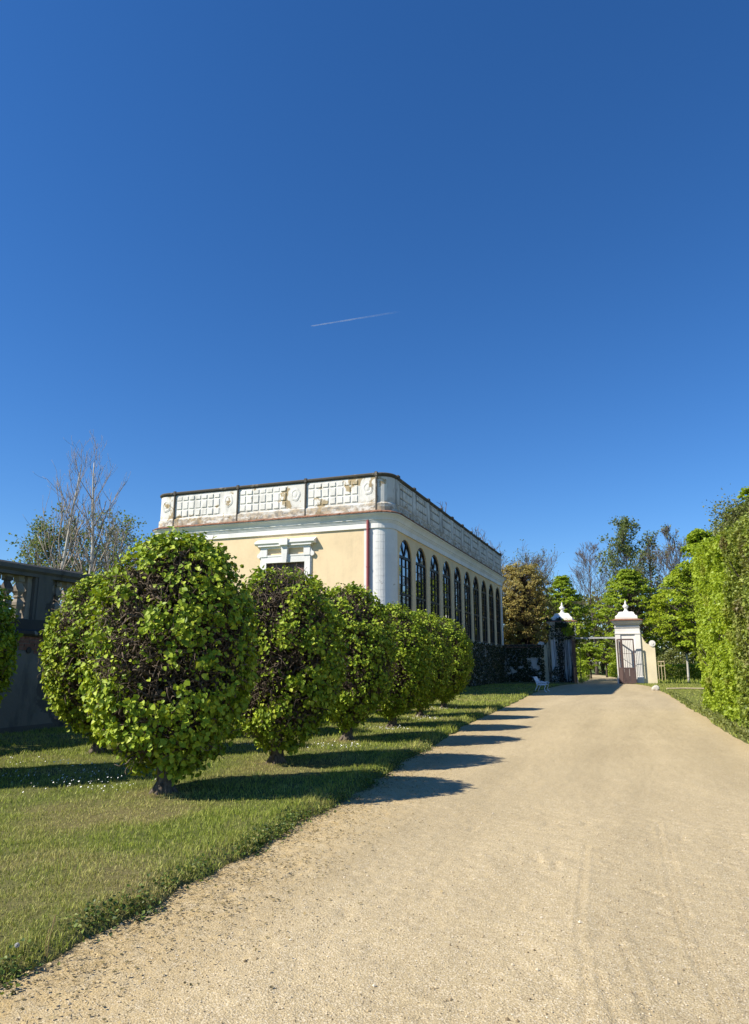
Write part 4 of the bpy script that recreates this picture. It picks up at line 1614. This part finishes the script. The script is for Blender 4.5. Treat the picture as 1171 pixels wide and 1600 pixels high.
def leafy_tree(x, y, h, rad, z0, seed, label, group, leaf='maple', nclus=150, per=45, lsize=(.13, .26), name='maple_tree', tr=.11, trunk_mat=None, shape=(0, .75, 1, .9, .55, .12), flat=.35, csz=.42, bark='treebark', rx=1.0):
    """crown of drooping leaf layers around an ovoid"""
    r = np.random.default_rng(seed)
    t = thing(name, label, 'tree', (x, y, 0), group)
    prof_t = np.linspace(0, 1, len(shape))
    lines = []
    m2 = MB()
    cen = []
    for k in range(nclus):
        f = r.uniform(0, 1)
        f = f ** .9
        R = rad * np.interp(f, prof_t, shape)
        a = r.uniform(0, 2 * PI)
        q = R * math.sqrt(r.uniform(.25, 1)) * (1 + .18 * math.sin(3 * a + seed) + r.uniform(-.12, .12))
        c_ = np.array([math.cos(a) * q * rx, math.sin(a) * q, z0 + (h - z0) * f])
        cen.append((c_, a))
        st = np.array([0, 0, max(z0 * .8, c_[2] - q * .6 - .3)])
        pts = [st + (c_ - st) * s for s in (0, .2, .45, .65, .85, 1)]
        pts = [p + r.normal(0, .05, 3) * (0 < i < 5) for i, p in enumerate(pts)]
        lines.append((np.array(pts), np.linspace(.05, .012, 6)))
    trunk = (np.array([(0, 0, -.1), (0, 0, .4), (.03, .02, z0 * .6), (-.03, 0, z0), (.02, -.02, (z0 + h) / 2), (0, 0, h * .93)]), np.array([tr * 1.4, tr, tr * .9, tr * .8, tr * .45, tr * .1]))
    draw_tree(t, trunk, lines, M[bark], .012, M[trunk_mat] if trunk_mat else None)
    for c_, a in cen:
        n = int(per * r.uniform(.6, 1.3))
        s = csz * r.uniform(.7, 1.25)
        o = r.normal(0, 1, (n, 3))
        o = norm(o) * (r.uniform(0, 1, n) ** .45)[:, None] * s
        o[:, 2] = np.abs(o[:, 2]) * flat - (o[:, 0] ** 2 + o[:, 1] ** 2) / s * .45
        out = np.array([math.cos(a), math.sin(a), 0])
        P = c_ + o + np.array([x, y, 0])
        D = norm(o * np.array([1, 1, 0]) / s + out * .5 + np.array([0, 0, -.55]) + r.normal(0, .3, (n, 3)))
        N = norm(np.array([0, 0, 1.0]) + out * .35 + r.normal(0, .35, (n, 3)))
        leaves(m2, P, D, N, r.uniform(*lsize, n), False, .2)
    m2.build('crown', M[leaf], t, kind='stuff')
    return t


GM = 'bright green maples beyond the gate'
leafy_tree(-8.2, 82, 11.4, 3.0, 1.6, 301, 'bright green maple behind the left gate pillar', GM, nclus=320)
leafy_tree(-1.2, 80.5, 11.6, 4.3, 2.2, 302, 'bright green maple rising directly behind the right gate pillar', GM, nclus=430)
leafy_tree(3.6, 74.8, 10.6, 3.6, 3.0, 303, 'bright green maple with whitewashed trunk on the grass right of the gate', GM, nclus=380, leaf='maple_y', trunk_mat='lime')
leafy_tree(3.9, 51, 10.4, 2.5, 1.2, 304, 'bright green maple whose top shows above the left end of the hedge', GM, nclus=260)
leafy_tree(-6.3, 90, 4.3, 1.3, 1.2, 305, 'small young maple seen through the gateway on the left', GM, nclus=60, per=36)
leafy_tree(-5.0, 100, 5.0, 2.2, 2.0, 306, 'small tree seen through the gateway beside the woodland path', GM, nclus=70, per=36)
leafy_tree(-11.3, 73, 11.6, 3.4, 1.0, 307, 'broad coppery brown tree behind the wall between orangery and gate', None, leaf='brown', nclus=800, per=40, lsize=(.10, .2), name='copper_tree', shape=(.8, 1, 1, 1, .86, .45), csz=.42, flat=.8)
leafy_tree(-15.6, 70.5, 11.2, 2.2, 1.0, 308, 'coppery brown tree partly hidden behind the far end of the orangery', None, leaf='brown', nclus=350, per=36, lsize=(.10, .2), name='copper_tree', shape=(.8, 1, 1, 1, .86, .45), csz=.42, flat=.8)
# right side trees behind hedge
WH = 'woodland trees behind the hedge'
bare_tree(5.4, 53, 10.6, 311, 'olive-green tree with bare top twigs above the hedge', WH, leaf='olive', nleaf=16000, spread=.7, lsize=(.08, .18), levels=3, nb=26, kids=5, rmin=.010)
bare_tree(5.2, 40, 9.0, 312, 'dense olive tree with twiggy top at the right picture edge above the hedge', WH, leaf='olive', nleaf=17000, spread=.75, lsize=(.07, .15), levels=3, nb=30, kids=5, rmin=.008, up=.7)
PK = 'trees added behind the hedge for window reflections'  # out-of-view trees added so the window panes reflect more green
for (x_, y_, h_, rd, sd_, lf, lb) in ((9.5, 64, 16.0, 4.2, 351, 'maple', 'broad green park tree added behind the tall hedge for the windows to reflect'),
                                      (12.5, 79, 19.0, 5.0, 352, 'maple_y', 'yellow-green park tree added behind the hedge for the windows to reflect'),
                                      (17.0, 92, 20.5, 5.4, 353, 'maple', 'large green park tree added far behind the hedge for the windows to reflect'),
                                      (15.0, 106, 20.0, 5.0, 354, 'maple_y', 'yellow-green park tree added at the back for the windows to reflect')):
    leafy_tree(x_, y_, h_, rd, 2.0, sd_, lb, PK, leaf=lf, nclus=320, name='reflection_tree', lsize=(.18, .34), csz=.6)
# far bare and half-leaved trees
FB = 'bare trees beyond the gate'
far = dict(levels=4, kids=4, rmin=.018)
bare_tree(-15.5, 118, 19.0, 321, 'grey bare tree with a wide rounded crown left of the gate', FB, spread=.85, nb=17, leaf='soft', nleaf=900, tr=.25, **far)
bare_tree(-7.6, 122, 20.8, 322, 'grey bare tree with forked crown above the gateway', FB, spread=.75, nb=17, tr=.25, **far)
bare_tree(-22, 118, 18.0, 326, 'grey bare tree showing just above the coppery tree', FB, spread=.85, nb=17, leaf='soft', nleaf=700, tr=.25, **far)
bare_tree(-2.6, 112, 22.6, 323, 'tall half-leafed green tree rising above the right gate pillar', 'woodland trees beyond the gate', leaf='soft', nleaf=6500, spread=.66, levels=3, nb=24, kids=5, up=.8, rmin=.018, lsize=(.2, .4), tr=.24)
bare_tree(.8, 116, 21.8, 327, 'slim half-leafed tree just right of the tall green one', 'woodland trees beyond the gate', leaf='soft', nleaf=1700, spread=.5, levels=3, nb=20, kids=5, up=.9, rmin=.018, lsize=(.2, .4), tr=.2)
bare_tree(5.0, 108, 20.6, 324, 'tall grey bare tree with upswept twigs right of the gate', FB, spread=.62, nb=20, up=.9, leaf='olive', nleaf=900, tr=.22, **far)
bare_tree(8.6, 112, 16.5, 325, 'shorter grey bare tree at the left end of the hedge', FB, spread=.75, nb=17, leaf='olive', nleaf=900, tr=.2, **far)
# left background behind the wall
BT = 'bare pale-stemmed trees behind the balustraded wall'
bir = dict(levels=3, kids=3, rmin=.009, trunk='birch')
bare_tree(-41.2, 41.6, 18.2, 331, 'bare pale-stemmed tree with tall narrow crown behind the wall, left of two', BT, 'birch_twig', spread=.66, nb=19, up=.85, first=.25, tr=.25, **bir)
bare_tree(-39.4, 43.2, 18.9, 332, 'bare pale-stemmed tree with tall narrow crown behind the wall, right of two', BT, 'birch_twig', spread=.70, nb=20, up=.85, first=.25, tr=.28, **bir)
bare_tree(-38.0, 44.5, 13.4, 334, 'smaller bare leaning tree beside the two tall pale-stemmed trees', BT, 'birch_twig', spread=.7, nb=18, up=.8, first=.25, tr=.18, **bir)
bare_tree(-46.8, 46.0, 13.0, 333, 'pale green tree in young leaf behind the bare trees, left of the orangery', None, leaf='soft', nleaf=6500, spread=.9, levels=3, nb=26, kids=4, up=.5, first=.3, rmin=.015, lsize=(.14, .28), tr=.25)
bare_tree(-43.2, 50.0, 13.4, 335, 'green tree in thin leaf behind the stems of the bare trees', None, leaf='soft', nleaf=4500, spread=.95, levels=3, nb=26, kids=4, up=.5, first=.2, rmin=.015, lsize=(.14, .28), tr=.25)

# ------------------------------------------------------------------ shrubs and far wood
def shrub(x, y, rx, ry, h, seed, label, leaf, n, lsize, box=False, name='shrub', group=None):
    r = np.random.default_rng(seed)
    t = thing(name, label, 'hedge' if box else 'shrub', (x, y, 0), group)
    if box:
        P = np.stack([r.uniform(-rx, rx, n), r.uniform(-ry, ry, n), r.uniform(.03, h, n)], 1)
        fc = r.integers(0, 3, n)
        P[:, 1] = np.where(fc == 0, -ry, P[:, 1])
        P[:, 2] = np.where(fc == 1, h, P[:, 2])
        P += r.normal(0, .05, (n, 3))
    else:
        d = norm(r.normal(0, 1, (n, 3)))
        d[:, 2] = np.abs(d[:, 2])
        q = .55 + .45 * r.uniform(0, 1, n) ** .4
        q = q * (.72 + .5 * vnoise(d * 2.2, .8, seed))
        P = d * q[:, None] * np.array([rx, ry, h])
    P[:, 2] = np.maximum(P[:, 2], .03)
    N = norm(P / np.array([rx, ry, h]) + 1e-3)
    m2 = MB()
    leaves(m2, P + np.array([x, y, 0]), norm(N * .4 + np.array([0, 0, -.3]) + r.normal(0, .5, (n, 3))), N + np.array([0, 0, .4]) + r.normal(0, .4, (n, 3)), r.uniform(*lsize, n), False)
    m2.build('foliage', M[leaf], t, kind='stuff')
    st = MB()
    for k in range(12):
        a = r.uniform(0, 2 * PI)
        e = np.array([math.cos(a) * rx * .6, math.sin(a) * ry * .6, h * .75])
        st.path([np.array([x, y, 0]) + e * np.array([.3, .3, 0]), np.array([x, y, 0]) + e * np.array([.7, .7, .55]), np.array([x, y, 0]) + e], [.03, .02, .01], 4)
    st.build('stems', M['treebark'], t)
    return t


shrub(4.4, 86.5, 3.4, .6, 1.5, 401, 'low clipped box hedge behind the whitewashed tree', 'maple', 3200, (.12, .22), True, 'box_hedge')
shrub(3.2, 92, 2.6, 1.5, 4.0, 402, 'loose brownish shrub above the low box hedge', 'olive', 3500, (.12, .25))
shrub(7.6, 90, 2.6, 2, 4.4, 403, 'green shrub at the far end of the box hedge by the tall hedge', 'deep', 3000, (.15, .3))
shrub(-9.0, 94, 2.4, 2, 3.2, 404, 'green shrub left of the woodland path beyond the gate', 'maple', 2600, (.15, .3))
shrub(-3.0, 104, 2.2, 2, 4.6, 405, 'green shrub right of the woodland path beyond the gate', 'maple', 2600, (.15, .3))
shrub(0.3, 96, 2.2, 2, 4.6, 406, 'dark shrub behind the right gate pillar and its wing wall', 'deep', 2600, (.15, .3))
shrub(-13.5, 90, 3.2, 2, 5.0, 407, 'dark shrub behind the left gate pillar', 'deep', 2600, (.15, .3))
r = np.random.default_rng(450)
n = 42000
x = r.uniform(-75, 60, n)
y = 128 + r.uniform(0, 16, n) + np.abs(x + 5) * .05
hh = 8.5 + 5.0 * n2(x, y * .2, 9, 91) + 2.5 * n2(x, y * .2, 2.5, 92)
z = hh * r.uniform(0, 1, n) ** .75
P = np.stack([x, y, z], 1)
mb = MB()
leaves(mb, P, norm(r.normal(0, 1, (n, 3)) + np.array([0, 0, -.4])), norm(np.array([-.3, -.6, .6]) + r.normal(0, .5, (n, 3))), r.uniform(.45, .9, n), False)
mb.build('far_wood', M['olive'], kind='stuff')
n = 500
x = r.uniform(-75, 60, n); y = r.uniform(126, 150, n)
hh = r.uniform(9, 15, n)
P0 = np.stack([x, y, x * 0], 1)
mid = P0 + np.stack([r.normal(0, .3, n), r.normal(0, .3, n), hh * .5], 1)
top = P0 + np.stack([r.normal(0, 1.0, n), r.normal(0, 1.0, n), hh], 1)
mb = MB()
mb.tubes(np.stack([P0, mid, top], 1), np.tile([.14, .09, .03], (n, 1)), 4)
mb.build('far_wood_stems', M['bare'], kind='stuff')
# meadow growth beyond the gate
n = 14000
x = r.uniform(-16, 14, n); y = r.uniform(70, 112, n)
pc = -4.0 - (y - 69.5) * .006 - (y - 69.5) ** 2 * .0016
k = np.abs(x - pc) > 1.9
x, y = x[k], y[k]
mb = MB()
blades(mb, x, y, x * 0 - .06, r.uniform(.12, .42, len(x)), r.uniform(.05, .11, len(x)), np.clip(r.normal(.1, .1, len(x)), 0, 1), False, r)
mb.build('meadow_grass', M['grass'], kind='stuff', attr='dry')

# ------------------------------------------------------------------ bench
t = thing('garden_bench', 'ornate white cast-iron garden bench on the path in the shade', 'bench', (-6.15, 45.9, 0))
bx, by = -6.15, 45.9
for yy in (-.72, .72):
    m2 = MB()
    y = by + yy
    m2.path([(bx - .36, y, 0), (bx - .32, y, .12), (bx - .22, y, .30), (bx - .20, y, .42), (bx - .27, y, .60), (bx - .36, y, .78), (bx - .40, y, .88), (bx - .50, y, .90)], [.025, .022, .022, .025, .022, .02, .02, .012], 6)
    m2.path([(bx + .36, y, 0), (bx + .26, y, .06), (bx + .22, y, .2), (bx + .28, y, .34), (bx + .26, y, .42)], .024, 6)
    m2.path([(bx - .2, y, .42), (bx + .05, y, .41), (bx + .28, y, .43)], .02, 6)
    m2.path([(bx - .28, y, .62), (bx - .1, y, .60), (bx + .05, y, .56), (bx + .2, y, .58), (bx + .34, y, .54), (bx + .28, y, .43)], .022, 6)
    for cx_, cz_, rr in ((-.12, .52, .06), (.03, .49, .05), (.16, .50, .055), (-.27, .72, .05)):
        m2.path([(bx + cx_ + rr * math.cos(a), y, cz_ + rr * math.sin(a)) for a in np.linspace(0, 2 * PI, 9)[:-1]], .012, 4, True)
    m2.build('end_frame', M['benchwhite'], t, smooth=True)
for k in range(7):
    xs = bx - .19 + k * .072
    MB().box(xs, xs + .05, by - .72, by + .72, .425, .445).build('seat_slat', M['benchwhite'], t)
m2 = MB()
for z, xx in ((.50, -.24), (.88, -.40)):
    m2.bar((bx + xx, by - .72, z), (bx + xx, by + .72, z), .03, .03)
for k in range(9):
    yc = by - .64 + k * .16
    m2.path([(bx - .24 - .16 * (.5 + .5 * math.sin(a)), yc + .078 * math.cos(a), .69 + .18 * math.sin(a)) for a in np.linspace(0, 2 * PI, 13)[:-1]], .014, 4, True)
    m2.path([(bx - .32 - .05 * math.sin(a), yc + .04 * math.cos(a), .69 + .07 * math.sin(a)) for a in np.linspace(0, 2 * PI, 9)[:-1]], .012, 4, True)
m2.build('back_lattice', M['benchwhite'], t, smooth=True)

# ------------------------------------------------------------------ small things right of the gate
m2 = MB()
r = np.random.default_rng(7)
for i in range(7):
    for j in range(12):
        pass
V, F = [], []
for i in range(7):
    a = PI * i / 6
    for j in range(12):
        b = 2 * PI * j / 12
        k = 1 + .13 * math.sin(3 * b + i) + .08 * math.cos(2 * a + b)
        V.append((.42 + .24 * k * math.sin(a) * math.cos(b), 50.4 + .20 * k * math.sin(a) * math.sin(b), .12 + .20 * k * math.cos(a)))
for i in range(6):
    for j in range(12):
        F.append((i * 12 + j, i * 12 + (j + 1) % 12, (i + 1) * 12 + (j + 1) % 12, (i + 1) * 12 + j))
m2.add(V, F)
tag(m2.build('boulder', M['stone'], fix=True), 'pale rounded stone lying on the grass corner beside the path', 'stone')
tag(MB().path([(1.1, 51.2, .10), (2.2, 51.6, .12), (3.6, 52.0, .10)], .05, 8).build('wooden_pole', M['wood']), 'pale wooden pole lying on the grass right of the stone', 'pole')
t = thing('tree_guard', 'small wooden stake frame standing in front of the box hedge', 'tree guard', (1.35, 78, 0))
for sx, sy in ((-.28, 0), (.28, 0), (0, .4)):
    MB().box(1.35 + sx - .03, 1.35 + sx + .03, 78 + sy - .04, 78 + sy + .04, 0, 2.0).build('stake', M['wood'], t)
for z in (1.93, 1.5):
    MB().box(1.04, 1.66, 77.93, 77.96, z - .05, z + .05).build('rail', M['wood'], t)

# shoots growing on the roof
for (sx, sy, hh, sd_) in ((XW - .25, 46.5, 1.0, 1), (XW - .3, 57.2, 1.2, 2), (XW - .3, 59.6, 1.25, 3), (XW - .3, 63.6, 1.1, 4), (XW - .25, 64.6, .8, 5)):
    r = np.random.default_rng(900 + sd_)
    lb = ['lone bare sapling sprouting from the middle of the orangery parapet', 'first of the twiggy saplings at the far end of the parapet', 'upright twiggy sapling second along the far end of the parapet', 'spreading twiggy sapling near the far corner of the parapet', 'last small sapling on the far corner of the parapet'][sd_ - 1]
    t = thing('roof_sapling', lb, 'sapling', (sx, sy, 11.6), 'saplings rooted in the parapet')
    m2 = MB()
    for k in range(4):
        p = np.array([sx, sy, 11.6])
        d = norm(np.array([r.normal(0, .3), r.normal(0, .35), 1.0]))
        pts = [p]
        for j in range(5):
            d = norm(d + r.normal(0, .18, 3)); p = p + d * hh / 5; pts.append(p)
            q = p + norm(d + r.normal(0, .7, 3)) * hh * .28
            m2.path([p, (p + q) / 2, q], [.014, .012, .01], 3)
        m2.path(pts, np.linspace(.025, .011, 6), 4)
    m2.build('shoots', M['bare'], t)

# ------------------------------------------------------------------ edge weeds, litter, flowers
r = np.random.default_rng(55)
n = 15000
y = r.uniform(1.5, 15, n) ** 1.0
L = left_edge(y)
off = r.normal(.02, .075, n)
x = L - off + .02
dens = -.22 + 2.0 * n2(y, y * 0, .5, 57) * n2(x, y, .22, 58) * 1.5
dens = dens * np.clip(1.3 - y / 14, .35, 1)
k = r.random(n) < dens
x, y, L = x[k], y[k], L[k]
z = lawn_h(x, y, L + .05) + r.uniform(0, .075, len(x))
m = len(x)
mb = MB()
leaves(mb, np.stack([x, y, z], 1), norm(np.stack([r.normal(.25, .7, m), r.normal(0, .7, m), r.normal(.1, .35, m)], 1)), norm(np.stack([r.normal(.15, .4, m), r.normal(0, .4, m), np.ones(m)], 1)), r.uniform(.010, .030, m))
# dandelion and ground-ivy rosettes
mb.build('edge_weeds', M['weed'], kind='stuff')
# right verge weeds
n = 1500
y = r.uniform(14, 45, n)
x = right_edge(y) + np.abs(r.normal(.05, .16, n))
mb = MB()
leaves(mb, np.stack([x, y, r.uniform(.0, .2, n)], 1), norm(r.normal(0, 1, (n, 3)) + np.array([0, 0, .6])), norm(r.normal(0, .6, (n, 3)) + np.array([-.3, -.2, 1.0])), r.uniform(.04, .10, n), False)
mb.build('verge_weeds', M['olive'], kind='stuff')
# leaf litter and clods on the path
n = 5200
y = 1.8 + r.gamma(2.0, 2.6, n)
x = left_edge(y) + np.abs(r.normal(0, .55, n)) + .01
k = n2(x, y, .5, 59) + r.uniform(-.25, .25, n) > .46
x, y = x[k], y[k]
m = len(x)
mb = MB()
a = r.normal(.5, .6, m)
leaves(mb, np.stack([x, y, path_h(x, y) + r.uniform(.005, .014, m)], 1), np.stack([np.cos(a), np.sin(a) * .6, r.normal(.05, .15, m)], 1), norm(np.stack([r.normal(0, .4, m), r.normal(0, .4, m), np.ones(m)], 1)), r.uniform(.006, .026, m), False, .15)
g = NG(mat('dead_leaf', rough=.9, spec=.1))
g.base(g.ramp(g.rnd, [(0, (.09, .075, .04)), (.35, (.17, .14, .065)), (.6, (.36, .27, .13)), (1, (.50, .40, .23))]))
n = 5000
y = 1.8 + r.gamma(2.2, 3.0, n)
x = left_edge(y) + np.abs(r.normal(0, .38, n)) - .02
k = n2(x, y, .6, 60) + r.uniform(-.25, .25, n) > .42
x, y = x[k], y[k]
m = len(x)
P = np.stack([x, y, path_h(x, y) + r.uniform(.004, .012, m)], 1)
a = r.uniform(0, 2 * PI, m)
d = np.stack([np.cos(a), np.sin(a), r.normal(.05, .1, m)], 1) * r.uniform(.012, .05, m)[:, None]
mb.tubes(np.stack([P, P + d], 1), np.tile([.0016, .001], (m, 1)), 3)
mb.build('leaf_litter', g.m, kind='stuff')
n = 9000
x = r.uniform(-3.5, 2.5, n); y = 1.9 + r.gamma(1.6, 2.0, n)
k = x > left_edge(y) + .02
x, y = x[k], y[k]
m = len(x)
s = r.uniform(.0025, .007, m) * np.where(r.random(m) < .04, 2.0, 1)
o = np.array([(1, 0, 0), (0, 1, 0), (-1, 0, 0), (0, -1, 0), (0, 0, .8)])
V = np.stack([x, y, path_h(x, y) + .001], 1)[:, None] + o[None] * s[:, None, None] * r.uniform(.7, 1.3, (m, 5, 1))
b = np.arange(m)[:, None] * 5
mb = MB()
mb.add(V.reshape(-1, 3), [b + np.array([[0, 1, 4]]), b + np.array([[1, 2, 4]]), b + np.array([[2, 3, 4]]), b + np.array([[3, 0, 4]])])
g = NG(mat('pebble', rough=.9, spec=.15))
g.base(g.ramp(g.rnd, [(0, (.16, .12, .07)), (.3, (.36, .28, .17)), (.7, (.50, .41, .27)), (1, (.64, .56, .43))]))
mb.build('pebbles', g.m, kind='stuff')
# daisies
mb = MB()
n = 480
cx = np.array([(-8.2, 8.3), (-7.6, 7.9), (-7.0, 8.6), (-6.9, 7.7), (-8.9, 9.2), (-7.2, 9.3), (-5.6, 13.0), (-6.8, 12.5), (-5.9, 16.8), (-6.4, 20.5), (-7.2, 25.0)])
i = r.integers(0, len(cx), n)
x = cx[i, 0] + r.normal(0, .42, n); y = cx[i, 1] + r.normal(0, .24, n)
z = lawn_h(x, y, left_edge(y)) + r.uniform(.05, .09, n)
s = r.uniform(.006, .012, n)
a = np.arange(6) / 6 * 2 * PI
ringv = np.stack([np.cos(a), np.sin(a), a * 0], 1)
tilt = norm(np.stack([r.normal(-.3, .3, n), r.normal(-.45, .3, n), np.ones(n)], 1))
u = norm(np.cross(tilt, np.array([0.2, 1, 0])))
v = np.cross(tilt, u)
V = np.stack([x, y, z], 1)[:, None] + s[:, None, None] * (np.cos(a)[None, :, None] * u[:, None] + np.sin(a)[None, :, None] * v[:, None])
b = np.arange(n)[:, None] * 6
mb.add(V.reshape(-1, 3), [b + np.arange(6)[None]])
mb.build('daisies', M['petal'], kind='stuff')
# dry grass stalk and dandelion clock at the path edge
dx_, dy_ = -3.30, 3.52
m2 = MB()
m2.path([(dx_, dy_, .03), (dx_ + .004, dy_, .12), (dx_ + .018, dy_ + .01, .21)], [.0028, .0025, .0035], 5)
m2.path([(dx_ - .02, dy_ + .01, .03), (dx_ - .018, dy_, .10), (dx_ - .008, dy_ + .01, .17)], [.0025, .0022, .003], 5)
m2.path([(dx_ + .018, dy_ + .01, .21), (dx_ + .024, dy_ + .012, .25)], [.006, .002], 5)
tag(m2.build('dry_grass_stalk', M['straw']), 'dry straw-coloured grass stalks standing up at the lawn edge near the bottom left', 'grass stalk')
px_, py_ = -3.37, 3.36
t = thing('dandelion', 'white dandelion clock among the weeds at the bottom left lawn edge', 'flower', (px_, py_, .04))
MB().path([(px_, py_, .03), (px_ + .005, py_, .12)], .003, 5).build('stem', M['weed'], t)
m2 = MB()
d = norm(r.normal(0, 1, (220, 3)))
c0 = np.array([px_ + .005, py_, .135])
m2.tubes(np.stack([np.repeat(c0[None], 220, 0), c0 + d * .013], 1), np.tile([.0004, .0022], (220, 1)), 3)
m2.build('seed_head', M['puff'], t)

# ------------------------------------------------------------------ contrails
def sky_dir(px, py):
    """direction from the viewpoint at the given bearing / elevation (degrees)"""
    b, e = math.radians(px), math.radians(py)
    return np.array([math.sin(b) * math.cos(e), math.cos(b) * math.cos(e), math.sin(e)])


def contrail(a, b, dist, r0, op, label):
    n = 40
    A, B = sky_dir(*a) * dist, sky_dir(*b) * dist
    rr_ = np.random.default_rng(int(dist))
    tt = np.linspace(0, 1, n)
    pts = A[None] * (1 - tt[:, None]) + B[None] * tt[:, None]
    pts += np.array([0, 0, 1.0]) * ((vnoise(np.stack([tt * 12, tt * 0, tt * 0], 1), 1, 3) - .5) * r0 * .25)[:, None]
    R = r0 * (.55 + .5 * tt) * (.9 + .2 * vnoise(np.stack([tt * 30, tt * 0, tt * 0], 1), 1, 4))
    m2 = MB()
    m2.path(pts, R, 6)
    m2.at[-1] = np.repeat(op * np.clip(1.02 - tt ** 1.1, 0, 1) * np.clip(tt * 30 + .3, 0, 1), 6)
    return tag(m2.build('contrail', M['contrail'], smooth=True, attr='thick'), label, 'contrail')


contrail((-26.1, 26.7), (-18.3, 27.9), 3000, 3.0, .25, 'thin white aircraft contrail in the blue sky above the orangery')
